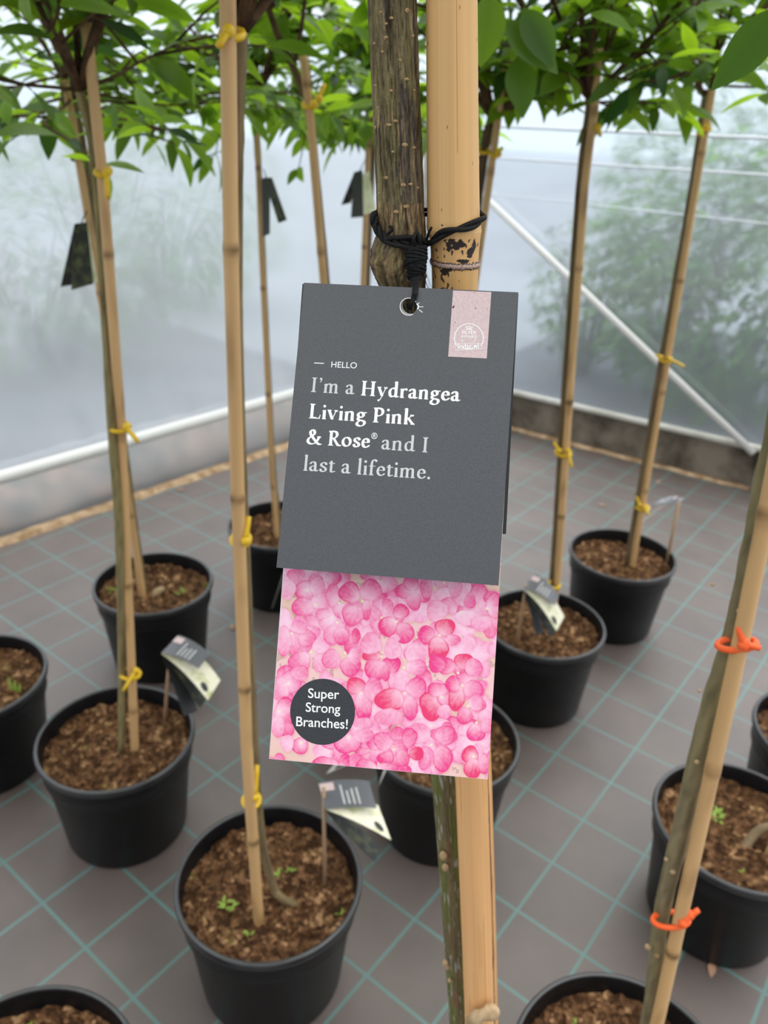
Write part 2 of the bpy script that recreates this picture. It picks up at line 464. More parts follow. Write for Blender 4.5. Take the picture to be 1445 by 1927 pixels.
# ------------------------------------------------------------------ outside the film
M['outground'] = noisy(mat('outside_ground', rough=0.9, spec=0.1), (0.18, 0.205, 0.235, 1), (0.25, 0.28, 0.315, 1), 0.8)
mb = MB(); mb.quad((-30, -30, -0.02), (30, -30, -0.02), (30, 30, -0.02), (-30, 30, -0.02)); struct(mb.build('ground', M['outground'], smooth=False))
M['dark_strip'] = noisy(mat('added_dark_ground', rough=0.9, spec=0.1), (0.085, 0.095, 0.12, 1), (0.13, 0.14, 0.165, 1), 2.0)  # dark strip added outside to darken the low part of the film
def dark_strip(name, a, b, nrm, w):
    mb = MB(); n = 24; rows = []
    for i in range(n + 1):
        p = a.lerp(b, i / n); rows.append([mb.vert(p - nrm * d + V3((0, 0, z))) for d, z in ((0.02, -.012), (w * (.9 + .25 * nz(i * .5, 4)), -.012), (w * 1.02 + .2, -.02))])
    for A, B in zip(rows, rows[1:]):
        for k in range(2): mb.face((A[k], A[k + 1], B[k + 1], B[k]))
    return struct(mb.build(name, M['dark_strip']))
dark_strip('added_dark_strip', L_END, CORNER, LN, 2.2); dark_strip('added_dark_strip', CORNER, R_END, RN, 2.6)
M['litter'] = noisy(mat('leaf_litter', rough=0.95, spec=0.1), (0.035, 0.038, 0.02, 1), (0.26, 0.15, 0.09, 1), 7, detail=8, lo=0.35, hi=0.68)
mb = MB(); rows = []
for i in range(61):
    p = L_END + (CORNER - L_END) * (i / 60)
    rows.append([mb.vert(p - LN * d + V3((0, 0, z * (1 + 0.4 * nz(i * 0.4, d * 5))))) for d, z in ((0.03, 0.02), (0.06, 0.09), (0.12, 0.13), (0.25, 0.11), (0.4, -0.01))])
for A, B in zip(rows, rows[1:]):
    for k in range(4): mb.face((A[k], A[k + 1], B[k + 1], B[k]))
tag(mb.build('leaf_litter_bank', M['litter']), 'bank of brown leaf litter outside the film by the sandy edge', 'leaf litter', kind='stuff')

# ------------------------------------------------------------------ leaves
def add_leaf(mb, base, direc, up, L, W, droop=0.25, fold=0.25, c=0.5, n=6, m=0):
    """ovate pointed leaf with a folded midrib, n rows, as quads"""
    d = Vector(direc).normalized(); up = Vector(up)
    side = d.cross(up)
    if side.length < 1e-4: side = d.cross(Vector((1, 0, 0)))
    side.normalize(); nrm = side.cross(d)
    prev = None; p = Vector(base); dd = d.copy()
    col = (c, c, c, 1)
    for i in range(n + 1):
        t = i / n
        w = W * 0.5 * (math.sin(math.pi * min(1, t ** 0.84)) ** 0.95 if 0 < t < 1 else 0.0) + (0.0004 if t in (0, 1) else 0)
        q = p
        nn = side.cross(dd)
        l = mb.vert(q - side * w + nn * (fold * w), col); ctr = mb.vert(q, (c * 0.8, c * 0.8, c * 0.8, 1)); r = mb.vert(q + side * w + nn * (fold * w), col)
        if prev:
            mb.face((prev[0], prev[1], ctr, l), m); mb.face((prev[1], prev[2], r, ctr), m)
        prev = (l, ctr, r)
        dd = (dd - nrm * (droop / n)).normalized()
        p = p + dd * (L / n)

def crown(parent, fork, top_dir, seed, n_br=6, spread=0.30, height=0.35, leafL=0.075, density=1.0, low=3, extra=None, twig_r=0.004, low_el=(-0.22, 0.22)):
    rnd = random.Random(seed)
    br = MB(); lf = MB()
    fork = Vector(fork)
    branches = []
    total = n_br + low
    for k in range(total):
        az = 2 * math.pi * (k / total) * (1 if k < n_br else 1) + rnd.uniform(-0.4, 0.4)
        if k < n_br:
            el = rnd.uniform(0.75, 1.25); ln = rnd.uniform(0.75, 1.05) * height
        else:
            az = 2 * math.pi * ((k - n_br + 0.5) / max(1, low)) + rnd.uniform(-0.4, 0.4)
            el = rnd.uniform(*low_el); ln = rnd.uniform(0.8, 1.05) * spread
        d = Vector((math.cos(az) * math.cos(el), math.sin(az) * math.cos(el), math.sin(el)))
        start = fork + Vector(top_dir) * (0.0 if k < n_br else rnd.uniform(0.0, 0.05))
        pts = [start]; p = start.copy(); dd = d.copy(); steps = 7
        for s in range(steps):
            dd = (dd + Vector((rnd.uniform(-.18, .18), rnd.uniform(-.18, .18), rnd.uniform(-.05, .12)))).normalized()
            p = p + dd * (ln / steps); pts.append(p.copy())
        branches.append(pts)
        br.tube(pts, [twig_r * (1.0 if k < n_br else 0.5) * (1 - 0.75 * i / steps) for i in range(steps + 1)], 6)
        # side twigs
        for s in range(2, steps):
            if rnd.random() < 0.9:
                a2 = rnd.uniform(0, 6.28); sd = (dd + Vector((math.cos(a2), math.sin(a2), rnd.uniform(-.25, .35))) * 1.1).normalized()
                q = pts[s]; tl = rnd.uniform(0.07, 0.14); tp = [q, q + sd * tl * 0.5 + V3((0, 0, 0.004)), q + sd * tl]
                br.tube(tp, [twig_r * .4, twig_r * .3, twig_r * .18], 5)
                branches.append(tp)
    for pts in branches:
        for i in range(1, len(pts)):
            if i == 1 and len(pts) > 4: continue
            t = (pts[i] - pts[i - 1]).normalized()
            nl = (3 if rnd.random() < .4 else 2) if i < len(pts) - 1 else 4
            a0 = rnd.uniform(0, 6.28)
            for k in range(nl):
                if rnd.random() > density * .8: continue
                a = a0 + k * 2 * math.pi / nl + rnd.uniform(-.4, .4)
                perp = Vector((math.cos(a), math.sin(a), rnd.uniform(-.75, .6)))
                d = (perp + t * rnd.uniform(0.2, 0.8)).normalized()
                L = leafL * rnd.uniform(0.6, 1.2)
                up = Vector((rnd.uniform(-.7, .7), rnd.uniform(-.7, .7), 1))
                pet = pts[i] + d * 0.012
                br.tube([pts[i], pet], 0.0009, 4, cap=False)
                add_leaf(lf, pet, d, up, L, L * rnd.uniform(0.30, 0.42), rnd.uniform(.2, .9), rnd.uniform(.1, .35), max(0, min(1, rnd.gauss(.56, .36))))
    if extra: extra(lf, br)
    b = br.build('branch', M['twig'], parent)
    f = lf.build('foliage', M['leaf'], parent, color=True)
    return b, f

# ------------------------------------------------------------------ potted trees
POT_R, POT_H, SOIL_Z = 0.141, 0.224, 0.186
def make_pot_mesh():
    mb = MB()
    prof = [(0.0, 0.004), (0.092, 0.004), (0.097, 0.0), (0.109, 0.0), (0.112, 0.006), (0.1285, 0.168), (0.1325, 0.1695), (0.1340, 0.1735), (0.1352, 0.206),
            (0.1385, 0.2085), (0.1412, 0.2125), (0.1416, 0.2190), (0.1402, 0.2235), (0.1372, 0.2248), (0.1345, 0.2235), (0.1332, 0.2190), (0.1310, 0.200), (0.1285, 0.165)]
    mb.lathe(prof, 72)
    for i, f_ in enumerate(mb.f):
        if 9 * 72 <= i < 14 * 72: mb.m[i] = 1
    o = mb.build('pot', [M['pot'], M['rim']])
    return o.data, o
_pot_mesh, _o = make_pot_mesh(); bpy.data.objects.remove(_o)
def soil_mesh(seed):
    mb = MB(); R = 0.1300; nr, ns = 34, 90
    ids = []
    for i in range(nr + 1):
        r = R * i / nr; row = []
        for k in range(ns):
            th = 2 * math.pi * k / ns; x, y = r * math.cos(th), r * math.sin(th)
            z = SOIL_Z + 0.008 * nz(x * 14 + seed, y * 14) + 0.010 * nz(x * 48 + seed, y * 48, 2) + 0.007 * nz(x * 120, y * 120, seed)
            if r > 0.118: z += 0.006
            row.append(mb.vert((x, y, z)))
        ids.append(row)
    for a, b in zip(ids, ids[1:]):
        for k in range(ns): mb.face((a[k], b[k], b[(k + 1) % ns], a[(k + 1) % ns]))
    o = mb.build('soil', M['soil']); me = o.data; bpy.data.objects.remove(o)
    return me
SOILS = [soil_mesh(s * 7.3) for s in range(4)]

def bamboo_tube(mb, pts, r, seed, node=0.26, seg=12):
    """cane with dark swollen nodes; vertex colours carry the node rings and blotches"""
    pts = [Vector(p) for p in pts]
    L = [0]
    for a, b in zip(pts, pts[1:]): L.append(L[-1] + (b - a).length)
    n = int(L[-1] / 0.008)
    P, Rr, Ts = [], [], []
    for i in range(n + 1):
        s = L[-1] * i / n
        k = max(j for j in range(len(L)) if L[j] <= s + 1e-9); k = min(k, len(pts) - 2)
        t = (s - L[k]) / (L[k + 1] - L[k]); P.append(pts[k].lerp(pts[k + 1], t))
        w = node * (1 + 0.12 * nz(seed * 3.1)); ph = ((s + seed * 0.071) % w); dn = min(ph, w - ph)
        Rr.append(r * (1 - 0.12 * i / n) * (1 + 0.13 * math.exp(-(dn / 0.006) ** 2))); Ts.append((s, dn))
    def c(i, th, q):
        s, dn = Ts[i]
        b = 0.92 + 0.16 * nz(q.x * 90, q.y * 90, s * 5 + seed)
        dark = math.exp(-(dn / 0.005) ** 2) * (0.55 + 0.35 * nz(th, seed, s * 40))
        bl = max(0, nz(q.x * 60 + seed, q.y * 60, s * 14) - 0.28) * 1.0
        k = max(0.15, 1 - dark - bl)
        return (0.68 * b * k, 0.425 * b * k ** 1.08, 0.195 * b * k ** 1.2, 1)
    mb.tube(P, Rr, seg, col=c)
def bark_tube(mb, pts, radii, seed, seg=12, tone=(0.23, 0.175, 0.095)):
    P = spline([tuple(p) + (r,) for p, r in zip(pts, radii)], 14)
    pos = [Vector(p[:3]) for p in P]; rr = [p[3] * (1 + 0.10 * nz(i * 0.35, seed)) for i, p in enumerate(P)]
    def c(i, th, q):
        v = 0.85 + 0.5 * nz(th * 2.2, q.z * 18, seed) + 0.35 * nz(th * 6, q.z * 60, seed + 5)
        g = 0.5 + 0.5 * nz(q.x * 8, q.z * 5, seed + 11)
        v = max(0.25, v)
        return (tone[0] * v * (1.08 - 0.12 * g), tone[1] * v, tone[2] * v * (1.1 - 0.25 * g), 1)
    mb.tube(pos, rr, seg, col=c)

def make_tie(parent, ctr, axis, rad, mtl, tails, thick=0.0032, seed=0, side=V3((1, 0, 0))):
    """soft tube tied round stem and cane, ends sticking out"""
    mb = MB(); ctr = Vector(ctr); ax = Vector(axis).normalized()
    e1 = (side - ax * side.dot(ax)).normalized(); e2 = ax.cross(e1)
    pts = []
    for k in range(21):
        th = 2 * math.pi * k / 20
        pts.append(ctr + e1 * math.cos(th) * rad[0] + e2 * math.sin(th) * rad[1] + ax * (0.004 * math.sin(th + seed)))
    mb.tube(pts, thick, 7, cap=False)
    for (start, d1, d2) in tails:
        a = ctr + Vector(start); mb.tube([a, a + Vector(d1) * 0.5 + V3((0, -0.001, 0)), a + Vector(d1), a + Vector(d1) + Vector(d2)], [thick, thick, thick, thick * 0.9], 7)
        mb.blob(a, (thick * 1.7, thick * 1.7, thick * 1.7))
    return mb.build('tie', mtl, parent)

TREE_GROUP = 'potted standard hydrangea trees on the ground cloth'
def potted_tree(pos, label, soil=0, rotz=0.0):
    t = thing('potted_tree', (pos[0], pos[1], 0), label, 'tree', TREE_GROUP)
    p = bpy.data.objects.new('pot', _pot_mesh); COL.objects.link(p); p.parent = t; p.rotation_euler = (0, 0, rotz)
    s = bpy.data.objects.new('soil', SOILS[soil % 4]); COL.objects.link(s); s.parent = t; s.rotation_euler = (0, 0, rotz)
    return t
def cane(t, pxs, y, r, seed, end=None, y_top=None):
    mb = MB(); n = len(pxs); pts = []
    for i, (x, yy) in enumerate(pxs):
        Y = y if y_top is None else y + (y_top - y) * i / (n - 1)
        pts.append(at_y(x, yy, Y))
    d = (pts[0] - pts[1]).normalized(); pts[0] = pts[0] + d * 0.02
    if end: pts.append(pts[-1] + (pts[-1] - pts[-2]).normalized() * end)
    bamboo_tube(mb, pts, r, seed)
    mb.build('bamboo_stake', M['bamboo'], t, color=True)
    return pts
def trunk(t, pxs, y, radii, seed, tone=(0.23, 0.175, 0.095), foot=None):
    mb = MB(); pts = [at_y(x, yy, y + dy) for (x, yy, dy) in pxs]
    if foot: pts = [at_z(x, yy, SOIL_Z + h) for x, yy, h in foot] + pts; radii = [radii[0]] * len(foot) + list(radii)
    d = (pts[0] - pts[1]).normalized(); pts[0] = pts[0] + d * 0.012
    bark_tube(mb, pts, radii, seed, tone=tone)
    mb.build('stem', M['bark'], t, color=True)
    return pts
def tie_px(t, px, py, y, w_px, mtl, tails_px, thick=0.0035, seed=0):
    c = at_y(px, py, y); dpt = depth_of(c); k = dpt / F
    tails = []
    for (sx_, sy_, ex_, ey_) in tails_px:
        a = at_d(sx_, sy_, dpt - 0.016); b = at_d(ex_, ey_, dpt - 0.018)
        tails.append((a - c, (b - a) * 0.7, (b - a) * 0.3))
    make_tie(t, c, V3((0.03, 0, 1)), (w_px * k, 0.010), mtl, tails, thick, seed)
def seedlings(t, pts_px, z=SOIL_Z + 0.002):
    rnd = random.Random(len(pts_px) + 3)
    for (px, py, s) in pts_px:
        mb = MB(); p = at_z(px, py, z); s *= .55
        for k in range(5):
            a = rnd.uniform(0, 6.28)
            add_leaf(mb, p + V3((rnd.uniform(-.004, .004) * s, rnd.uniform(-.004, .004) * s, -0.002)), (math.cos(a), math.sin(a), rnd.uniform(.4, 1.4)), (0, 0, 1), 0.010 * s, 0.004 * s, .5, .2, .7, 3)
        mb.build('seedling', M['sprout'], t)

# --- front tree, left of the tag
T1 = potted_tree((-0.148, 0.825), 'potted tree in the nearest full pot, thick cane with three yellow ties', 0, 0.4)
Y1 = 0.825
cane(T1, [(487, 1738), (479, 1620), (470, 1500), (464, 1400), (450, 1017), (440, 680), (435, 500), (428, 0)], Y1 - 0.045, 0.0082, 1.0, 0.35, Y1 - 0.02)
pts = trunk(T1, [(490, 1560, -.008), (472, 1300, -0.012), (459, 1000, -.008), (447, 680, 0), (444, 400, 0.006), (446, 200, 0.006), (450, 60, 0.006)], Y1 + 0.004, [0.0065, 0.0065, 0.0065, 0.0065, 0.007, 0.0075, 0.008], 3, foot=[(545, 1698, .002), (530, 1690, .012), (513, 1664, .03)])
tie_px(T1, 437, 64, Y1 - .012, 20, M['yellow'], [(430, 58, 410, 88)], 0.0034)
tie_px(T1, 453, 1015, Y1 - 0.022, 16, M['yellow'], [(462, 1018, 468, 972)], 0.0034)
tie_px(T1, 473, 1506, Y1 - 0.030, 15, M['yellow'], [(480, 1500, 484, 1440)], 0.0034)
seedlings(T1, [(425, 1700, 2.4), (522, 1643, 2), (550, 1640, 2), (640, 1720, 1.5), (470, 1755, 1.6), (434, 1706, 2)])
def ex1(lf, br):
    a = at_y(455, 60, Y1 + .015); b = at_y(500, 2, Y1 + .02)
    br.tube([a, at_y(478, 30, Y1 + .02), b, b + (b - a) * 1.5], [0.0055, 0.005, 0.0045, 0.004], 8)
crown(T1, pts[-1], (0, 0, 1), 11, 9, 0.3, 0.45, 0.085, 1.1, 0, ex1, 0.0042)  # crown above the frame, enlarged and thickened to shade the near floor

# --- left pots
T2 = potted_tree((-0.473, 1.111), 'tree with greenish stem beside its cane, grey and cream label at pot rim', 1, 1.1)
Y2 = 1.111
cane(T2, [(253, 1396), (228, 805), (192, 325), (162, 42)], Y2 - 0.01, 0.0078, 2.3)
pts = trunk(T2, [(229, 1404, 0.0), (229, 1250, 0), (224, 1000, -.006), (210, 805, -.004), (196, 560, 0.012), (185, 380, 0.016), (172, 260, 0.012), (150, 172, 0.006)], Y2 - 0.012, [0.0065, 0.0066, 0.0068, 0.0066, 0.006, 0.006, 0.006, 0.006], 5, (0.27, 0.225, 0.11))
tie_px(T2, 245, 1268, Y2 - 0.012, 18, M['yellow'], [(256, 1262, 232, 1300)])
tie_px(T2, 224, 803, Y2 - 0.012, 19, M['yellow'], [(238, 803, 260, 832)])
tie_px(T2, 194, 323, Y2 - 0.012, 13, M['yellow'], [(201, 325, 203, 372)])
crown(T2, pts[-1], (0, 0, 1), 21, 8, 0.26, 0.34, 0.078, 0.95, 3, None, 0.0055, (0, .3))

T3 = potted_tree((-0.549, 1.632), 'tree in the pot behind the green stemmed one, cane beside a pale stump', 2, 2.0)
Y3 = 1.632
cane(T3, [(270, 1132), (233, 880), (200, 620), (163, 390), (140, 250), (122, 150)], Y3 - 0.01, 0.0085, 3.4)
pts = trunk(T3, [(274, 1128, 0), (264, 1060, 0), (247, 940, 0), (206, 620, .006), (175, 400, .012), (150, 250, .012), (135, 190, .01)], Y3 + .008, [.0075, .0075, .0075, .0075, .008, .009, .009], 7)
mb = MB(); mb.tube([at_z(286, 1124, SOIL_Z - .004), at_z(296, 1114, SOIL_Z + .012), at_z(306, 1108, SOIL_Z + .004)], [.008, .011, .007], 9); mb.build('stump', M['stub'], T3)
tie_px(T3, 148, 297, Y3, 13, M['cord'], [])
seedlings(T3, [(207, 1110, 3.2), (340, 1115, 2.5)])
crown(T3, pts[-1], (0, 0, 1), 33, 8, 0.34, 0.34, 0.072, 1.0, 9, None, 0.0065, (-.30, 0.06))

T4 = potted_tree((-0.808, 1.256), 'pot cut off by the picture edge, yellow green blade in its soil', 3, 0.2)
c4 = V3((-0.808, 1.256, 0))
mb = MB(); bamboo_tube(mb, [c4 + V3((0, 0, 0.16)), c4 + V3((-0.03, 0, 1.5))], 0.008, 4.4); mb.build('bamboo_stake', M['bamboo'], T4, color=True)
mb = MB(); bark_tube(mb, [c4 + V3((0.02, 0.01, 0.18)), c4 + V3((0.0, 0.02, 0.7)), c4 + V3((-0.02, 0.01, 1.3))], [.008, .007, .007], 9); mb.build('stem', M['bark'], T4, color=True)
mb = MB(); p = at_z(25, 1302, SOIL_Z)
for k in range(3): add_leaf(mb, p + V3((0.006 * k, 0, -0.002)), (0.2 * (k - 1) - .15, 0.1, 1), (0, -1, 0.2), 0.036 - 0.008 * k, 0.007, .5, .2, .8, 4)
mb.build('seedling', M['sprout'], T4)
crown(T4, c4 + V3((-0.02, 0.01, 1.3)), (0, 0, 1), 44, 6, 0.28, 0.34, 0.08, 0.9, 3, None, 0.006)

T5 = potted_tree((-0.290, 1.957), 'farthest visible pot behind the near cane, half hidden by the grey tag', 0, 2.6)
Y5 = 1.957
cane(T5, [(521, 1000), (512, 900), (491, 450), (483, 235)], Y5 - 0.02, 0.0072, 5.2, 0.05)
pts = trunk(T5, [(530, 1000, 0), (514, 880, 0), (492, 420, .012), (482, 235, .01), (482, 190, .01)], Y5 + .01, [.008, .0075, .007, .008, .008], 12)
crown(T5, pts[-1], (0, 0, 1), 55, 7, 0.24, 0.32, 0.072, 1.0, 8, None, 0.006, (-.5, .1))

# --- trees standing behind the tag
T13 = potted_tree((-0.058, 1.451), 'tree with bare forked branches and a long upturned yellow tie, pot hidden behind the tag', 1, 0.9)
Y13 = 1.451
cane(T13, [(662, 1205), (609, 530), (583, 215), (571, 105)], Y13 - .01, 0.0078, 6.1)
pts = trunk(T13, [(675, 1200, 0), (655, 1000, 0), (613, 530, .012), (582, 215, .004), (570, 172, .002), (548, 118, 0)], Y13 + .012, [.009, .0085, .0075, .0075, .007, .006], 14, (0.15, 0.10, 0.055))
tie_px(T13, 583, 197, Y13 - .005, 12, M['yellow'], [(590, 197, 602, 182), (600, 186, 611, 158)], 0.0042)
def ex13(lf, br):
    a = at_y(548, 118, Y13 + .012)
    for q in ((520, 45), (500, -40)): pass
    br.tube([a, at_y(520, 60, Y13), at_y(500, 0, Y13), at_y(488, -60, Y13)], [.006, .0055, .005, .004], 8)
    br.tube([at_y(552, 125, Y13), at_y(566, 60, Y13 + .02), at_y(574, 0, Y13 + .02)], [.004, .0035, .003], 8)
crown(T13, at_y(505, 20, Y13), (0, 0, 1), 61, 6, 0.22, 0.30, 0.082, 0.9, 2, ex13, 0.004)

T14 = potted_tree((-0.092, 2.332), 'farthest tree near the corner, dense low crown right against the bark stem', 2, 1.9)
Y14 = 2.332
cane(T14, [(672, 900), (683, 535), (692, 305)], Y14 - .015, 0.0085, 7.7, 0.12)
pts = trunk(T14, [(680, 900, 0), (690, 535, .01), (699, 290, .012), (701, 240, .012)], Y14 + .01, [.010, .0105, .0115, .0115], 16, (0.19, 0.14, 0.10))
crown(T14, pts[-1], (0, 0, 1), 71, 8, 0.28, 0.30, 0.082, 1.1, 9, None, 0.006, (-.35, .15))

T15 = potted_tree((0.126, 1.686), 'tree just past the near bamboo pole with low forked branch and two yellow ties', 3, 2.2)
Y15 = 1.686
cane(T15, [(816, 1102), (900, 490), (936, 230), (950, 130)], Y15 - .01, 0.0080, 8.1)
pts = trunk(T15, [(800, 1105, 0), (862, 660, .0), (893, 430, .006), (912, 280, .006), (926, 222, .004)], Y15 + .006, [.0085, .0085, .0085, .0095, .0095], 18, (0.13, 0.09, 0.055))
tie_px(T15, 909, 283, Y15, 10, M['yellow'], [])
tie_px(T15, 931, 289, Y15 - .012, 10, M['yellow'], [(936, 287, 946, 278)])
def ex15(lf, br):
    a = at_y(926, 222, Y15 + .01)
    br.tube([a, at_y(960, 200, Y15 - .01), at_y(1000, 160, Y15 - .02), at_y(1050, 105, Y15 - .02), at_y(1085, 60, Y15 - .02)], [.0085, .0085, .0075, .006, .005], 8)
    br.tube([a, at_y(915, 160, Y15), at_y(920, 60, Y15), at_y(930, -30, Y15)], [.008, .007, .006, .005], 8)
crown(T15, pts[-1], (0, 0, 1), 81, 7, 0.26, 0.34, 0.088, 0.95, 3, ex15, 0.0065)

T8 = potted_tree((0.134, 1.148), 'potted tree whose pot peeks out below the pink flower page behind the bamboo', 1, 2.9)
Y8 = 1.148
cane(T8, [(842, 1430), (850, 900), (846, 300), (843, 0)], Y8 + .03, 0.0078, 9.0, 0.1)
pts = trunk(T8, [(850, 1425, 0), (856, 900, 0), (856, 300, 0), (858, 60, 0)], Y8 + .05, [.008, .0075, .0075, .008], 20)
def ex8(lf, br):
    for (x, yy, ex, ey, L, c) in ((925, -10, -.15, -1, .085, .75), (985, 15, .5, -.9, .08, .35), (950, 40, .7, -.6, .09, .30), (975, 105, .1, -1, .075, .2)):
        p = at_y(x, yy, Y8 + .0)
        add_leaf(lf, p, RIGHT * ex + UP * ey, -FWD + V3((0, 0, .2)), L, L * .54, .2, .15, c, 8)
crown(T8, pts[-1], (0, 0, 1), 91, 7, 0.26, 0.40, 0.085, 0.95, 1, ex8, 0.0055)

# --- right-hand pots
T7 = potted_tree((0.382, 1.540), 'potted tree beside the tag edge with a drooping booklet label in its soil', 2, 0.7)
Y7 = 1.54
cane(T7, [(1036, 1172), (1048, 1100), (1075, 700), (1100, 350), (1118, 205), (1124, 130)], Y7 - .01, 0.0080, 10.4, 0.03)
pts = trunk(T7, [(1028, 1172, 0), (1040, 1090, 0), (1066, 700, .004), (1092, 350, .006), (1110, 205, .006), (1110, 185, .006)], Y7 - .002, [.009, .0082, .0080, .0080, .0085, .0085], 22, (0.17, 0.12, 0.06))
tie_px(T7, 1118, 239, Y7, 11, M['yellow'], [(1124, 240, 1130, 256)])
tie_px(T7, 1060, 852, Y7 - .01, 14, M['yellow'], [(1068, 848, 1076, 880), (1052, 848, 1042, 832)])
tie_px(T7, 1043, 1100, Y7 - .015, 10, M['yellow'], [])
def ex7(lf, br):
    a = pts[-1]
    br.tube([a, at_y(1100, 150, Y7), at_y(1098, 90, Y7), at_y(1092, 0, Y7)], [.008, .007, .006, .005], 8)
crown(T7, pts[-1], (0, 0, 1), 101, 8, 0.24, 0.32, 0.080, 0.95, 4, ex7, 0.006)

T6 = potted_tree((0.647, 1.880), 'leaning tree in the pot nearest the end wall, slim label on a stick', 3, 1.3)
Y6 = 1.88
cane(T6, [(1190, 1057), (1255, 680), (1318, 300), (1340, 168)], Y6 - .01, 0.0088, 11.5)
pts = trunk(T6, [(1182, 1057, 0), (1243, 690, 0), (1300, 370, .004), (1326, 200, .004), (1334, 178, .004)], Y6 - .004, [.0095, .0080, .0085, .0095, .0095], 24, (0.20, 0.145, 0.085))
tie_px(T6, 1325, 241, Y6 - .01, 12, M['yellow'], [(1320, 246, 1313, 255), (1328, 238, 1337, 232)])
tie_px(T6, 1252, 676, Y6 - .01, 12, M['yellow'], [(1258, 675, 1288, 690), (1244, 672, 1234, 668)])
tie_px(T6, 1209, 955, Y6 - .01, 12, M['yellow'], [(1212, 955, 1221, 970), (1203, 950, 1198, 935)])
def ex6(lf, br):
    a = pts[-1]
    br.tube([a, at_y(1318, 172, Y6), at_y(1300, 110, Y6), at_y(1290, 40, Y6)], [.009, .007, .006, .005], 8)
    br.tube([a, at_y(1346, 150, Y6), at_y(1385, 100, Y6), at_y(1420, 30, Y6)], [.008, .007, .006, .005], 8)
crown(T6, pts[-1] + V3((0, 0, .02)), (0, 0, 1), 111, 8, 0.28, 0.34, 0.085, 0.95, 4, ex6, 0.0065)

T9 = potted_tree((0.624, 0.974), 'potted tree in the pot behind the orange tied stem, twig base lying in its soil', 0, 3.3)
Y9 = 0.974
mb = MB(); b0 = at_z(1448, 1600, SOIL_Z); bamboo_tube(mb, [b0 - V3((0, 0, .02)), b0 + V3((0.10, 0, 0.75)), b0 + V3((0.17, 0, 1.3))], 0.008, 12.6); mb.build('bamboo_stake', M['bamboo'], T9, color=True)
mb = MB(); q = at_z(1408, 1592, SOIL_Z); bark_tube(mb, [q - V3((.006, 0, .01)), at_z(1430, 1562, SOIL_Z + .02), b0 + V3((.045, .012, .10)), b0 + V3((.09, .012, .5)), b0 + V3((.16, .012, 1.3))], [.008, .008, .0075, .0075, .0075], 26, tone=(0.27, 0.20, 0.13)); mb.build('stem', M['bark'], T9, color=True)
crown(T9, b0 + V3((.16, .012, 1.3)), (0, 0, 1), 121, 6, 0.24, 0.34, 0.085, 0.9, 3, None, 0.006)
seedlings(T9, [(1345, 1540, 3), (1350, 1530, 2.5), (1392, 1640, 2)])

T10 = potted_tree((0.886, 1.202), 'pot at the picture edge behind the pot with the twig base', 1, 0.3)
c = V3((0.886, 1.202, 0))
mb = MB(); bamboo_tube(mb, [c + V3((0, 0, .16)), c + V3((0.05, 0, 1.5))], 0.008, 13.1); mb.build('bamboo_stake', M['bamboo'], T10, color=True)
mb = MB(); bark_tube(mb, [c + V3((.02, .01, .18)), c + V3((.03, .01, .7)), c + V3((.06, .01, 1.3))], [.008, .007, .007], 28); mb.build('stem', M['bark'], T10, color=True)
crown(T10, c + V3((.06, .01, 1.3)), (0, 0, 1), 131, 6, 0.26, 0.34, 0.085, 0.9, 3, None, 0.006)

T11 = potted_tree((-0.396, 0.506), 'nearest pot at the bottom edge below the pot with the greenish stem', 2, 1.5)
c = V3((-0.396, 0.506, 0)); e11 = at_y(2, 1916, 0.50)
mb = MB(); bamboo_tube(mb, [c + V3((-.03, 0, .16)), c + V3((-.08, .0, .8)), c + V3((-.13, .0, 1.5))], 0.008, 14.1); mb.build('bamboo_stake', M['bamboo'], T11, color=True)
mb = MB(); bark_tube(mb, [c + V3((-.05, .01, .18)), c + V3((-.10, .01, .7)), c + V3((-.15, .01, 1.4))], [.008, .007, .007], 30); mb.build('stem', M['bark'], T11, color=True)
crown(T11, c + V3((-.15, .01, 1.4)), (0, 0, 1), 161, 10, 0.3, 0.45, 0.09, 1.25, 3, None, 0.006, (.1, .4))  # crown out of view, made denser to shade the floor below
seedlings(T11, [(130, 1915, 1.2), (62, 1922, 1.2)])

T12 = potted_tree((0.328, 0.559), 'near potted tree with thick green grey stem and two orange ties', 3, 0.5)
Y12 = 0.559
cane(T12, [(1222, 1985), (1242, 1900), (1280, 1727), (1395, 1200), (1445, 955), (1490, 720)], Y12 - .012, 0.0073, 15.3, 0.3)
pts = trunk(T12, [(1205, 1985, 0), (1226, 1880, 0), (1245, 1720, 0), (1282, 1560, 0), (1335, 1340, .004), (1385, 1180, .004), (1432, 960, .006), (1500, 640, .006)], Y12 + .004, [.0078, .0080, .0084, .0088, .0090, .0090, .0094, .0095], 32, (0.25, 0.215, 0.12))
d = (pts[-1] - pts[-2]).normalized()
for (px, py, r) in ((1253, 1617, 4), (1266, 1640, 6), (1219, 1782, 6), (1236, 1798, 5), (1311, 1434, 5), (1390, 1150, 5), (1316, 1300, 4), (1340, 1100, 4)):
    pc = at_y(px, py, Y12 - .004); k = depth_of(pc) / F; mb = MB(); mb.blob(pc, (r * k, r * k, r * k * .9)); mb.build('bud_scar', M['stub'], T12)
tie_px(T12, 1262, 1731, Y12 - .008, 32, M['orange'], [(1285, 1738, 1302, 1715), (1298, 1722, 1315, 1712)], 0.0030, 2)
tie_px(T12, 1386, 1212, Y12 - .006, 33, M['orange'], [(1398, 1214, 1390, 1180), (1400, 1210, 1430, 1220)], 0.0030, 2)
tp = pts[-1] + d * 0.45
mb = MB(); bark_tube(mb, [pts[-1] - d * .01, pts[-1] + d * .2, tp], [.0095, .0092, .009], 33, tone=(0.25, 0.215, 0.12)); mb.build('stem', M['bark'], T12, color=True)
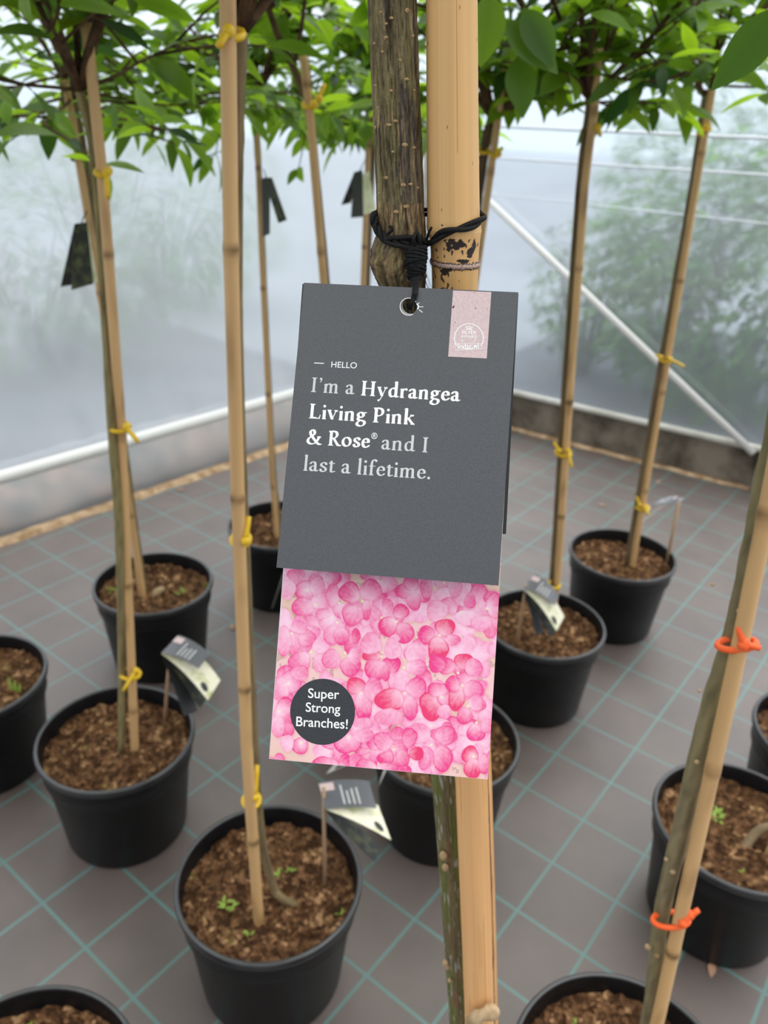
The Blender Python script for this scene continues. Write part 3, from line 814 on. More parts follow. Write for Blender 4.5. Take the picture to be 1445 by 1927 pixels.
def ex12(lf, br):
    p = at_y(1470, 15, 0.60); q = at_y(1340, 168, 0.60)
    br.tube([tp, (tp + p) / 2 + V3((0, 0, .03)), p], [.004, .003, .002], 6)
    add_leaf(lf, p, (q - p), -FWD * .8 + V3((.5, 0, .3)), (q - p).length * 1.02, 0.027, .0, .22, .12, 12)
crown(T12, tp, (0, 0, 1), 141, 10, 0.3, 0.42, 0.09, 1.25, 0, ex12, 0.006)  # mostly unseen crown, made larger and denser for its shade on the floor
seedlings(T12, [(1095, 1862, 1.4), (1080, 1925, 1.2)])

# ------------------------------------------------------------------ the tree the big tag hangs on
YB = 0.374
TF = potted_tree((0.142, 0.352), 'nearest tree, lumpy barked stem beside the thick bamboo pole behind the big tag', 1, 0.0)
kB = lambda px, py, w, Y: w / 2 * depth_of(at_y(px, py, Y)) / F
# thick bamboo pole
ctrl = [(842, -260, 98, 0), (850, 0, 97, 0), (851.5, 250, 98, 0), (853, 400, 99, 0), (854.5, 432, 103, 0), (855, 446, 97, 0), (855.5, 470, 91, 0), (855.5, 486, 90, 0),
        (856, 494, 93, 0), (856, 502, 88, 0), (855.5, 545, 85, 0), (858, 700, 84, 0), (868, 1000, 79, 0), (891, 1470, 69, 0), (899, 1700, 66, 0), (906, 1927, 62, 0), (912, 2150, 60, 0)]
cc = [(at_y(x, y, YB), kB(x, y, w, YB)) for x, y, w, _ in ctrl]
zs = np.array([p.z for p, _ in cc][::-1]); xs = np.array([p.x for p, _ in cc][::-1]); rs = np.array([r for _, r in cc][::-1])
zt = np.concatenate([np.arange(0.175, 0.93, 0.004), np.arange(0.93, 1.17, 0.01), np.arange(1.17, 1.19, 0.002), np.arange(1.19, 1.236, 0.00022), np.arange(1.236, 1.345, 0.0011)])
x_lo = xs[0] + (zs[0] - 0.17) * (xs[0] - xs[2]) / (zs[2] - zs[0])
zs2 = np.concatenate([[0.17], zs]); xs2 = np.concatenate([[x_lo], xs]); rs2 = np.concatenate([[rs[0]], rs])
zs2 = np.concatenate([zs2, [1.40]]); xs2 = np.concatenate([xs2, [xs2[-1]]]); rs2 = np.concatenate([rs2, [rs2[-1]]])
SCAR_Z = at_y(856, 494, YB).z; RIDGE_Z = at_y(855, 440, YB).z
SEGB = 200
mb = MB(); rings = []
patches = []  # dark torn sheath patches: photo point, half sizes in px
for (px, py, hw, hh) in ((848, 456, 14, 7), (862, 461, 16, 9), (846, 465, 6, 8), (885, 475, 8, 12), (893, 465, 4, 10), (838, 510, 10, 9), (872, 492, 14, 4)):
    p = at_y(px, py, YB - 0.0105); k = depth_of(p) / F
    patches.append((p.x, p.z, hw * k, hh * k * 1.1))
for z in zt:
    cx_ = float(np.interp(z, zs2, xs2)); r = float(np.interp(z, zs2, rs2)); row = []
    for k in range(SEGB):
        th = 2 * math.pi * k / SEGB
        x = cx_ + r * math.cos(th); y = YB + r * math.sin(th)
        st = nz(th * 16, z * 2.0, 1.3)
        b = 0.95 + 0.10 * st + 0.10 * nz(th * 1.5, z * 9, 6)
        R_, G_, B_ = 0.74 * b, 0.445 * b, 0.182 * b
        if z < SCAR_Z: R_, G_, B_ = R_ * (1.08 if z < .95 else .96), G_ * (1.0 if z < .95 else .93), B_ * (1.04 if z < .95 else .86)     # yellower below the node
        d = (z - RIDGE_Z)
        if SCAR_Z < z < RIDGE_Z: R_, G_, B_ = R_ * .96, G_ * .94, B_ * .92
        # brown specks
        sp1 = nz(x * 700, y * 700, z * 420)
        lim = 0.60 if z > RIDGE_Z else 0.40 + 0.12 * nz(th * 2, z * 60)
        if 0.93 < z and sp1 > lim and nz(th * 2.2, z * 26, 8) > (0.12 if z > RIDGE_Z else -0.3):
            R_, G_, B_ = 0.05, 0.03, 0.018
        # torn dark sheath
        for (qx, qz, hw, hh) in patches:
            if y < YB:
                e = ((x - qx) / hw) ** 2 + ((z - qz) / hh) ** 2 + 0.9 * nz(x * 520, z * 520, 3) + 0.5 * nz(x * 1400, z * 1400, 5)
                if e < 0.75: R_, G_, B_ = 0.022, 0.011, 0.009
        # pale wavy scar with dark lips
        w = (z - SCAR_Z - 0.0006 * nz(th * 9, 2.2) - 0.0006 * nz(th * 25, 7) - .0003 * nz(th * 70, 3)) / (0.00085 + .0003 * nz(th * 14, 11))
        if abs(w) < 1.0: R_, G_, B_ = 0.46, 0.32, 0.26; r2 = 1
        elif abs(w) < 1.75: R_, G_, B_ = 0.045, 0.02, 0.015
        # long split down the right flank of the lower pole and a fine seam on the upper pole
        if z < 0.95:
            rel = (x - cx_) / r
            wv = 0.76 + 0.03 * nz(z * 7, 4) + 0.012 * nz(z * 60, 4)
            if y < YB and abs(rel - wv) < 0.045 + 0.03 * nz(z * 25, 1): R_, G_, B_ = 0.19, 0.085, 0.032
            elif y < YB and abs(rel - 0.92) < 0.03: R_, G_, B_ = R_ * .7, G_ * .62, B_ * .5
            if nz(th * 9, z * 6, 12) > 0.42: R_, G_, B_ = R_ * .82, G_ * .75, B_ * .65
        elif z > 1.262 and abs((x - cx_) / r - 0.12) < 0.008 and y < YB: R_, G_, B_ = R_ * .62, G_ * .55, B_ * .45
        rr = 1.0
        if abs(w) < 1.2: rr = 1.02 + 0.02 * nz(th * 20, 3)
        row.append(mb.vert((cx_ + r * rr * math.cos(th), YB + r * rr * math.sin(th), z), (R_, G_, B_, 1)))
    rings.append(row)
for a, b in zip(rings, rings[1:]):
    for k in range(SEGB): mb.face((a[k], a[(k + 1) % SEGB], b[(k + 1) % SEGB], b[k]))
mb.face(rings[-1])
pole = mb.build('bamboo_stake', M['bamboo'], TF, color=True)
# broken side shoot near the bottom of the pole
mb = MB()
P = [at_y(884, 1921, YB - 0.016), at_y(902, 1912, YB - 0.020), at_y(924, 1904, YB - 0.020), at_y(931, 1893, YB - 0.018)]
mb.tube(spline([tuple(p) for p in P], 5), [0.0035, .004, .0042, .005, .0055, .0045, .004, .0045, .0052, .006, .0062, .006, .0055, .005, .0045, .003], 9)
mb.build('side_shoot', M['stub'], TF)

# barked stem
sc = [(733, -260, 93, 0), (738, 0, 92, 0), (744, 150, 91, 0), (750, 300, 90, 0), (754, 400, 90, 0), (756, 440, 92, 0), (752, 462, 101, 0), (748, 490, 106, 0), (750, 515, 100, 0), (757, 540, 88, .001),
      (765, 640, 80, .004), (785, 900, 70, .010), (838, 1440, 56, .020), (850, 1600, 54, .022), (861, 1760, 52, .022), (870, 1927, 48, .022), (880, 2150, 46, .02)]
sp_ = [(at_y(x, y, YB + 0.001 + dy), kB(x, y, w, YB + dy), x) for x, y, w, dy in sc]
zs = np.array([p.z for p, _, _ in sp_][::-1]); xs = np.array([p.x for p, _, _ in sp_][::-1]); ys = np.array([p.y for p, _, _ in sp_][::-1]); rs = np.array([r for _, r, _ in sp_][::-1])
zs = np.concatenate([[0.17], zs, [1.40]]); xs = np.concatenate([[xs[0] + (zs[1] - 0.17) * (xs[0] - xs[2]) / (zs[3] - zs[1])], xs, [xs[-1]]]); ys = np.concatenate([[ys[0]], ys, [ys[-1]]]); rs = np.concatenate([[rs[0]], rs, [rs[-1]]])
def stem_at(z): return float(np.interp(z, zs, xs)), float(np.interp(z, zs, ys)), float(np.interp(z, zs, rs))
SEGS = 170
zt = np.concatenate([np.arange(0.175, 0.93, 0.0025), np.arange(0.93, 1.17, 0.008), np.arange(1.17, 1.345, 0.00045)])
BULGE_Z = at_y(748, 492, YB).z
mb = MB(); rings = []
for z in zt:
    x0, y0, r = stem_at(z); row = []
    g = math.exp(-((z - BULGE_Z) / 0.010) ** 2)
    for k in range(SEGS):
        th = 2 * math.pi * k / SEGS; cth, sth = math.cos(th), math.sin(th)
        # long fissures, wrapped in angle through cos/sin so that the seam closes
        a = nz(cth * 3.2, sth * 3.2, z * 26); b = nz(cth * 7, sth * 7, z * 60 + 7); c2 = nz(cth * 16, sth * 16, z * 240 + 3)
        fis = abs(nz(cth * 4.2 + 5, sth * 4.2, z * 22 + 1.7))
        dr = 0.03 * a + 0.028 * b + 0.020 * c2 - 0.05 * max(0, 0.10 - fis) / 0.10 * (1 - g)
        knob = nz(cth * 2.6 + 9, sth * 2.6, z * 120 + 3)
        dr += g * (0.12 * knob + 0.11 * nz(cth * 5, sth * 5, z * 260) + 0.05 * nz(cth * 12, sth * 12, z * 620) + .025 * nz(cth * 30, sth * 30, z * 1500))
        v = 0.9 + 0.55 * a + 0.5 * b + 0.55 * c2
        olive = max(0, min(1, 0.5 + 1.3 * nz(cth * 2.2 + 3, sth * 2.2, z * 15)))
        base = np.array([0.135, 0.100, 0.062]) * (1 - olive) + np.array([0.155, 0.130, 0.060]) * olive
        if fis < 0.06: base = base * 0.62
        if nz(cth * 5, sth * 5, z * 34 + 20) > 0.22: base = np.array([0.085, 0.066, 0.052]) * (0.9 + 0.4 * c2)
        if z > 1.17 and nz(cth * 9, sth * 9, z * 90 + 40) > 0.42: base = np.array([0.26, 0.19, 0.105])
        if g > 0.25: base = base * (1 - .15 * g) + np.array([0.19, 0.125, 0.06]) * .5 * g
        if abs(z - (BULGE_Z + 0.0185)) < 0.007 and nz(cth * 14, sth * 14, z * 50) > -0.05: base = np.array([0.23, 0.15, 0.075]) * (0.9 + .5 * c2)
        if z < 0.95:
            base = np.array([0.155, 0.125, 0.068]) * (1 - olive) + np.array([0.145, 0.155, 0.045]) * olive
            if nz(cth * 6, sth * 6, z * 80) > 0.38: base = np.array([0.33, 0.32, 0.28])
            if nz(cth * 3, sth * 3, z * 30 + 60) > 0.36: base = np.array([0.20, 0.12, 0.065])
        if z < 0.95: v = 0.9 + .45 * (v - .9)
        v = max(0.35, v)
        row.append(mb.vert((x0 + r * (1 + dr) * cth, y0 + r * (1 + dr) * sth, z), (base[0] * v, base[1] * v, base[2] * v, 1)))
    rings.append(row)
for a, b in zip(rings, rings[1:]):
    for k in range(SEGS): mb.face((a[k], a[(k + 1) % SEGS], b[(k + 1) % SEGS], b[k]))
mb.face(rings[-1])
# raised pores on the bark
rnd = random.Random(8)
for (zx, zy) in ((165, 107), (258, 155), (213, 205), (395, 90), (210, 325), (445, 310), (110, 375), (180, 448), (335, 520), (392, 685), (255, 783), (122, 740), (455, 780), (140, 930), (295, 1045), (237, 1078), (118, 1100),
                 (272, 1310), (375, 1250), (455, 1275), (210, 1535), (362, 1597), (425, 1590), (487, 1620), (160, 1665), (388, 1783), (300, 1830), (165, 1900)):
    px, py = 680 + zx * .218, zy * .218
    p = at_y(px, py, YB); x0, y0, r = stem_at(p.z)
    for _ in range(3):
        dx = max(-.97, min(.97, (p.x - x0) / r)); yy = y0 - r * math.sqrt(1 - dx * dx); p = at_y(px, py, yy)
    s = rnd.uniform(0.7, 1.25)
    n_ = Vector((p.x - x0, p.y - y0, 0)).normalized()
    rotm = Matrix((n_.cross(V3((0, 0, 1))), n_, V3((0, 0, 1)))).transposed()
    mb.blob(p, (.00095 * s * rnd.uniform(.9, 1.5), .00042, .00068 * s), m=1, rotm=rotm)
mb.build('stem', [M['bark'], M['lenticel']], TF, color=True)
# knobbly bud scars on the lower stem
for (px, py, rr) in ((834, 1610, 8), (838, 1632, 7), (838, 1812, 6), (842, 1820, 5), (846, 1845, 4), (862, 1500, 3)):
    pc = at_y(px, py, YB + .012); k = depth_of(pc) / F; mb = MB(); mb.blob(pc, (rr * k, rr * k, rr * k * 1.3)); mb.build('bud_scar', M['stub'], TF)
xT, yT, rT = stem_at(1.34)
mb = MB(); bark_tube(mb, [V3((xT, yT, 1.335)), V3((xT - .01, yT + .01, 1.55)), V3((xT - .01, yT + .02, 1.75))], [rT * .98, .009, .009], 34); mb.build('stem', M['bark'], TF, color=True)
mb = MB(); bamboo_tube(mb, [V3((xs2[-2], YB, 1.34)), V3((xs2[-2] - .005, YB, 1.74))], rs2[-1], 16.2, seg=24); mb.build('bamboo_stake', M['bamboo'], TF, color=True)
crown(TF, (xT - .01, yT + .02, 1.75), (0, 0, 1), 151, 11, 0.3, 0.45, 0.09, 1.25, 3, None, 0.006, (.1, .4))  # overhead crown out of view, enlarged to shade the floor near the camera
# ------------------------------------------------------------------ the big booklet tag
# planes: cover (grey) and flower page behind it, hinged along the top edge
CV = [V3((-0.0393, 0.3531, 1.2083)), V3((0.0522, 0.3440, 1.2103)), V3((0.0437 + .0041, 0.2761, 1.1070)), V3((-0.0437, 0.2852, 1.1050))]
CN = (CV[3] - CV[0]).cross(CV[1] - CV[0]).normalized()
if CN.dot(EYE - CV[0]) < 0: CN = -CN
PG = [V3((-0.0400, 0.3490, 1.2089)), V3((0.0517, 0.3415, 1.2110)), V3((0.0480, 0.2446, 1.0326)), V3((-0.0437, 0.2521, 1.0304))]
PG = [EYE + (p - EYE) * 1.017 for p in PG]
PN = (PG[3] - PG[0]).cross(PG[1] - PG[0]).normalized()
if PN.dot(EYE - PG[0]) < 0: PN = -PN
TG = thing('hang_tag', CV[0], 'big grey booklet tag over a pink hydrangea photograph hanging in front of the bamboo pole', 'tag', 'booklet tags hanging from the trees')

def on_cover(px, py, lift=0.0): return on_plane(px, py, CV[0] + CN * lift, CN)
def on_page(px, py, lift=0.0): return on_plane(px, py, PG[0] + PN * lift, PN)

def card_with_hole(fn, nrm, quad, hole, hr, thick, name, mtl, parent):
    mb = MB()
    c = fn(*hole)
    C4 = [fn(*q) for q in quad]
    k = depth_of(c) / F; r = hr * k
    ex = (C4[1] - C4[0]).normalized(); ey = nrm.cross(ex).normalized()
    loc = [((p - c).dot(ex), (p - c).dot(ey)) for p in C4]
    angs = sorted([2 * math.pi * i / 72 for i in range(72)] + [math.atan2(y, x) % (2 * math.pi) for x, y in loc])
    outer, inner = [], []
    for a in angs:
        dx, dy = math.cos(a), math.sin(a); best = 1e9
        for i in range(4):
            x1, y1 = loc[i]; x2, y2 = loc[(i + 1) % 4]
            den = dx * (y2 - y1) - dy * (x2 - x1)
            if abs(den) < 1e-12: continue
            t = (x1 * (y2 - y1) - y1 * (x2 - x1)) / den; s = (x1 * dy - y1 * dx) / den
            if t > 0 and -1e-6 <= s <= 1 + 1e-6: best = min(best, t)
        outer.append(c + ex * dx * best + ey * dy * best); inner.append(c + ex * dx * r + ey * dy * r)
    L = [[mb.vert(p + nrm * o) for p in ring] for o in (0, -thick) for ring in (outer, inner)]
    n = len(angs)
    for k2 in range(n):
        j = (k2 + 1) % n
        mb.face((L[0][k2], L[0][j], L[1][j], L[1][k2])); mb.face((L[2][k2], L[3][k2], L[3][j], L[2][j]))
        mb.face((L[0][j], L[0][k2], L[2][k2], L[2][j])); mb.face((L[1][k2], L[1][j], L[3][j], L[3][k2]))
    return mb.build(name, mtl, parent, smooth=False)

COVER_Q = [(572, 532), (975, 550), (938, 1102), (520, 1068)]
PAGE_Q = [(573.5, 535), (972, 552), (918, 1467), (506, 1428)]
cover = card_with_hole(on_cover, CN, COVER_Q, (769, 577), 15.5, 0.0003, 'cover_card', M['card_grey'], TG)
page = card_with_hole(on_page, PN, PAGE_Q, (773, 575), 15.5, 0.0003, 'flower_page', M['card_white'], TG)
page['label'] = 'page printed with pink hydrangea flowers'
# further dark pages of the booklet fanned behind
for off, sh in ((0.0020, 2.5), (0.0034, 5.0)):
    q = [(569, 534), (974 + sh * .3, 552), (947 + sh, 1005), (535, 1000)]
    card_with_hole(lambda px, py, o=off: on_page(px, py, -o), PN, q, (774, 574), 16, 0.0003, 'inner_page', M['card_dark'], TG)

# --- flower print: painted as a colour grid on the page
rs_ = np.random.RandomState(5)
NX, NY = 424, 404
TLp, TRp, BRp, BLp = (537, 1040), (943, 1058), (918, 1466.6), (506.2, 1427.8)
uu, vv = np.meshgrid(np.linspace(0, 1, NX), np.linspace(0, 1, NY))
PXX = (1 - vv) * ((1 - uu) * TLp[0] + uu * TRp[0]) + vv * ((1 - uu) * BLp[0] + uu * BRp[0])
PYY = (1 - vv) * ((1 - uu) * TLp[1] + uu * TRp[1]) + vv * ((1 - uu) * BLp[1] + uu * BRp[1])
ZX, ZY = (PXX - 490) * 2.89, (PYY - 1000) * 2.89
def smooth_noise(n, s):
    g = rs_.rand(n + 2, n + 2); x = (ZX / 1445 * n).clip(0, n - .001); y = (ZY / 1445 * n).clip(0, n - .001)
    xi, yi = x.astype(int), y.astype(int); fx, fy = x - xi, y - yi; fx = fx * fx * (3 - 2 * fx); fy = fy * fy * (3 - 2 * fy)
    return (g[yi, xi] * (1 - fx) + g[yi, xi + 1] * fx) * (1 - fy) + (g[yi + 1, xi] * (1 - fx) + g[yi + 1, xi + 1] * fx) * fy
lin = lambda *c: np.array(srgb(*c)[:3])
n1, n2, n3 = smooth_noise(9, 1), smooth_noise(30, 1), smooth_noise(90, 1)
img = np.zeros((NY, NX, 3))
cream, pale, rose, olive_ = lin(222, 190, 168), lin(244, 196, 208), lin(238, 140, 172), lin(150, 130, 90)
w1 = (n1 * .6 + n2 * .4)[..., None]
img[:] = cream * (1 - w1) + pale * w1
img = np.where((n2 * .7 + n3 * .3)[..., None] > .72, img * .55 + olive_ * .45, img)
PALE, PINK, HOT, CORAL = lin(246, 206, 226), lin(236, 96, 168), lin(232, 50, 132), lin(230, 62, 106)
def petal(cx_, cy_, rx, ry, k, ctr, rot=0, coral=0.0):
    a = math.radians(rot); dx, dy = ZX - cx_, ZY - cy_
    x = dx * math.cos(a) + dy * math.sin(a); y = -dx * math.sin(a) + dy * math.cos(a)
    wob = 1 + .10 * (n2 - .5) + .06 * np.sin(np.arctan2(y, x) * 3 + cx_)
    e = np.sqrt((x / rx) ** 2 + (y / ry) ** 2) * wob
    xs_, ys_ = x - 5, y - 9
    es = np.sqrt((xs_ / rx) ** 2 + (ys_ / ry) ** 2) * wob
    global img
    sh = (np.clip((1.10 - es) / .2, 0, 1) * .20)[..., None]
    img = img * (1 - sh) + img * sh * lin(225, 120, 150)
    m = np.clip((1.0 - e) * min(rx, ry) / 3.5, 0, 1)[..., None]
    fx, fy = ctr; d = np.hypot(ZX - fx, ZY - fy); far = math.hypot(cx_ - fx, cy_ - fy) + max(rx, ry)
    t = np.clip(d / far, 0, 1) ** 0.9
    ang = np.arctan2(ZY - fy, ZX - fx)
    vein = .05 * np.sin(ang * 26 + 3 * n3) + .05 * np.sin(ang * 61)
    t = np.clip(t * (0.35 + k * 0.95) + vein * .9 + .22 * (n3 - .5) + .25 * (n2 - .5) + .25 * k * (e > .84), 0, 1.15)[..., None]
    target = (PINK * (1 - k) + HOT * k) * (1 - coral) + CORAL * coral
    col = PALE * (1 - np.clip(t, 0, 1)) + target * np.clip(t, 0, 1)
    rim = np.clip(1 - np.abs(e - .95) / .05, 0, 1)[..., None] * .22
    col = col * (1 - rim) + (target * .85) * rim
    img = img * (1 - m) + col * m
def eye(x, y, r=9):
    global img
    m = np.clip((r - np.hypot(ZX - x, ZY - y)) / 4, 0, 1)[..., None]
    img = img * (1 - m) + lin(236, 226, 190) * m
for i in range(95):
    fx, fy = rs_.rand() * 1300 + 30, rs_.rand() * 1250 + 130; a0 = rs_.rand() * 360; s = 38 + rs_.rand() * 26; k = rs_.rand() ** 1.4 * .75
    for j in range(4):
        a = math.radians(a0 + 90 * j + rs_.randn() * 10); petal(fx + math.cos(a) * s, fy + math.sin(a) * s, s * 1.0, s * .85, k * (.6 + .8 * rs_.rand()), (fx, fy), math.degrees(a))
    eye(fx, fy, 7)
FLORETS = [
 ((255, 320), [(240, 325, 58, 60, .6), (310, 300, 42, 62, .5), (195, 235, 52, 34, .6), (150, 315, 45, 55, .15)]),
 ((300, 400), [(230, 410, 66, 54, .6), (330, 380, 60, 45, .35)]),
 ((430, 390), [(392, 350, 40, 70, .55), (440, 430, 50, 45, .5)]),
 ((640, 270), [(690, 285, 55, 48, .3), (650, 300, 48, 40, .25), (600, 240, 60, 30, .6)]),
 ((1000, 280), [(1060, 300, 36, 70, .5), (1140, 380, 34, 44, .6), (900, 300, 34, 78, .7)]),
 ((1090, 440), [(1020, 405, 55, 48, .5), (1130, 470, 80, 42, .12), (960, 430, 60, 60, .25)]),
 ((1230, 420), [(1270, 400, 44, 75, .75), (1250, 520, 44, 60, .55), (1200, 500, 60, 44, .35)]),
 ((170, 555), [(250, 580, 52, 52, .5), (180, 620, 34, 60, .45), (130, 600, 40, 90, .4), (210, 520, 46, 38, .35)]),
 ((275, 655), [(215, 708, 64, 58, .6), (325, 715, 44, 52, .3), (330, 620, 50, 44, .15)]),
 ((418, 495), [(385, 565, 46, 56, .5), (440, 570, 44, 52, .65), (480, 450, 46, 60, .4)]),
 ((555, 380), [(486, 332, 62, 60, .75), (600, 318, 62, 62, .55), (502, 455, 62, 58, .6), (622, 468, 38, 62, .45), (578, 425, 26, 62, .75)]),
 ((660, 470), [(690, 405, 34, 44, .55), (640, 520, 30, 40, .3)]),
 ((460, 660), [(386, 695, 52, 58, .5), (490, 735, 60, 54, .75), (512, 680, 36, 50, .4), (520, 570, 26, 46, .8)]),
 ((740, 490), [(764, 434, 48, 42, .85), (692, 518, 54, 58, .9), (784, 552, 52, 62, .8), (732, 580, 30, 22, .15)]),
 ((660, 680), [(606, 676, 58, 32, 1.0), (628, 752, 66, 62, .75), (680, 770, 26, 48, .8), (600, 610, 60, 62, .3)]),
 ((780, 740), [(770, 812, 46, 60, .25), (720, 640, 50, 60, .15), (840, 660, 60, 50, .2), (850, 740, 60, 46, .5)]),
 ((975, 565), [(1006, 522, 60, 48, .95), (904, 560, 44, 54, .85), (966, 642, 58, 74, 1.0), (1048, 590, 40, 34, .5)]),
 ((1075, 770), [(1106, 706, 54, 44, .95), (1010, 730, 50, 50, .75), (960, 720, 50, 52, .8), (1160, 740, 50, 50, .5)]),
 ((150, 830), [(165, 815, 62, 66, .55), (110, 860, 46, 70, .45), (215, 770, 50, 44, .5)]),
 ((100, 980), [(135, 985, 62, 86, .75), (140, 1080, 50, 40, .65), (95, 1060, 40, 60, .4)]),
 ((545, 880), [(520, 838, 54, 48, .95), (560, 945, 50, 98, .85), (612, 860, 52, 70, .55), (560, 1040, 60, 30, .35)]),
 ((785, 880), [(706, 915, 84, 62, .95), (812, 960, 42, 74, .7), (850, 850, 60, 60, .65), (700, 1010, 86, 48, .35)]),
 ((985, 900), [(930, 945, 66, 88, .95), (1010, 890, 56, 62, .9), (960, 860, 60, 40, .75), (1000, 980, 40, 40, .3)]),
 ((1098, 838), [(1066, 900, 46, 84, .95), (1160, 860, 56, 54, .6), (1045, 830, 40, 48, .9), (1185, 940, 42, 42, .6)]),
 ((1130, 950), [(1110, 1002, 44, 50, .8), (1170, 930, 40, 50, .45)]),
 ((1175, 1040), [(1172, 1095, 54, 48, .85), (1235, 1060, 40, 40, .45)]),
 ((930, 1160), [(866, 1098, 60, 60, .35), (1006, 1108, 60, 56, .65), (890, 1240, 34, 62, .6), (992, 1232, 56, 76, .75)]),
 ((725, 1185), [(672, 1140, 60, 54, .55), (745, 1100, 46, 40, .65), (810, 1120, 44, 58, .75), (680, 1234, 50, 38, .85), (772, 1240, 38, 58, .9), (850, 1208, 42, 40, .95)]),
 ((1160, 1225), [(1140, 1215, 48, 50, .95), (1152, 1290, 46, 58, .95), (1215, 1265, 30, 60, .75)]),
 ((480, 1120), [(470, 1150, 80, 60, .75), (560, 1110, 60, 40, .45)]),
 ((220, 1150), [(215, 1165, 48, 48, .7), (145, 1150, 38, 50, .12)]),
 ((400, 1290), [(350, 1262, 78, 38, .85), (462, 1252, 36, 46, .8), (520, 1250, 44, 44, .55)]),
 ((620, 1290), [(570, 1280, 60, 46, .65), (690, 1300, 66, 44, .6), (780, 1310, 44, 40, .8)]),
]
rc = np.random.RandomState(2)
for ctr, ps in FLORETS:
    for p in ps:
        rot = math.degrees(math.atan2(p[1] - ctr[1], p[0] - ctr[0])) * 0
        petal(p[0], p[1], p[2], p[3], min(1, p[4]), ctr, rot, coral=(.75 if p[4] > .9 else .25 * rc.rand()))
    eye(ctr[0], ctr[1], 9)
mb = MB()
idx = np.empty((NY, NX), int)
for j in range(NY):
    for i in range(NX):
        c = img[j, i]
        idx[j, i] = mb.vert(on_page(PXX[j, i], PYY[j, i], 0.00006), (c[0], c[1], c[2], 1))
for j in range(NY - 1):
    for i in range(NX - 1):
        mb.face((idx[j, i], idx[j + 1, i], idx[j + 1, i + 1], idx[j, i + 1]))
pr = mb.build('flower_print', M['print'], None, smooth=False, color=True)

def under(o, parent, root=TG):
    """make an object built in world coordinates a child deeper down"""
    off = Vector((0, 0, 0)); r = parent
    while r is not None: off += r.location; r = r.parent
    o.parent = parent; o.location = o.location - off
    return o
under(pr, page)

def disc(fn, px, py, r_px, lift, name, mtl, parent, n=72):
    mb = MB(); c = [mb.vert(fn(px + r_px * math.cos(2 * math.pi * k / n), py + r_px * 1.02 * math.sin(2 * math.pi * k / n), lift)) for k in range(n)]
    mb.face(c); return under(mb.build(name, mtl, None, smooth=False), parent)
badge = disc(on_page, 607, 1339.5, 61, 0.00014, 'round_badge', M['badge'], page)

# --- lettering -----------------------------------------------------------
def sans_text(fn, lines, lift, name, mtl, parent, bold=0.0):
    """lines: (text, start px, end px); a text laid on the card between two points of its base line"""
    bm = bmesh.new()
    for text, s, e in lines:
        cu = bpy.data.curves.new('t', 'FONT'); cu.body = text; cu.size = 1; cu.offset = bold
        to = bpy.data.objects.new('t', cu); COL.objects.link(to)
        bpy.context.view_layer.update()
        me = bpy.data.meshes.new_from_object(to.evaluated_get(bpy.context.evaluated_depsgraph_get()))
        xs_ = [v.co.x for v in me.vertices]; x0, x1 = min(xs_), max(xs_)
        A, B = fn(*s, lift), fn(*e, lift)
        nrm = CN if fn is on_cover else PN
        ex = (B - A); L = ex.length; ex = ex / L; ey = nrm.cross(ex).normalized()
        k = L / (x1 - x0)
        for v in me.vertices:
            v.co = A + ex * ((v.co.x - x0) * k) + ey * (v.co.y * k)
        bm.from_mesh(me)
        bpy.data.objects.remove(to); bpy.data.curves.remove(cu); bpy.data.meshes.remove(me)
    me = bpy.data.meshes.new(name); bm.to_mesh(me); bm.free(); me.materials.append(mtl)
    o = bpy.data.objects.new(name, me); COL.objects.link(o)
    return under(o, parent)
sans_text(on_page, [('Super', (579.5, 1313), (638, 1315.5)), ('Strong', (575, 1339), (640, 1342.5)), ('Branches!', (557, 1366), (654, 1371.5))], 0.0002, 'badge_lettering', M['ink_white'], page, 0.008)
sans_text(on_cover, [('HELLO', (623, 691.2), (671, 693.3))], 0.00008, 'small_lettering', M['ink_white'], cover)

def nib_poly(w, h, ang, n=12):
    a = math.radians(ang)
    P = []
    for k in range(n):
        th = 2 * math.pi * k / n; x, y = w / 2 * math.cos(th), h / 2 * math.sin(th)
        P.append((x * math.cos(a) - y * math.sin(a), x * math.sin(a) + y * math.cos(a)))
    return P
def hull(P):
    P = sorted(set((round(x, 3), round(y, 3)) for x, y in P))
    def half(Q):
        o = []
        for p in Q:
            while len(o) > 1 and (o[-1][0] - o[-2][0]) * (p[1] - o[-2][1]) - (o[-1][1] - o[-2][1]) * (p[0] - o[-2][0]) <= 0: o.pop()
            o.append(p)
        return o
    return half(P)[:-1] + half(P[::-1])[:-1]
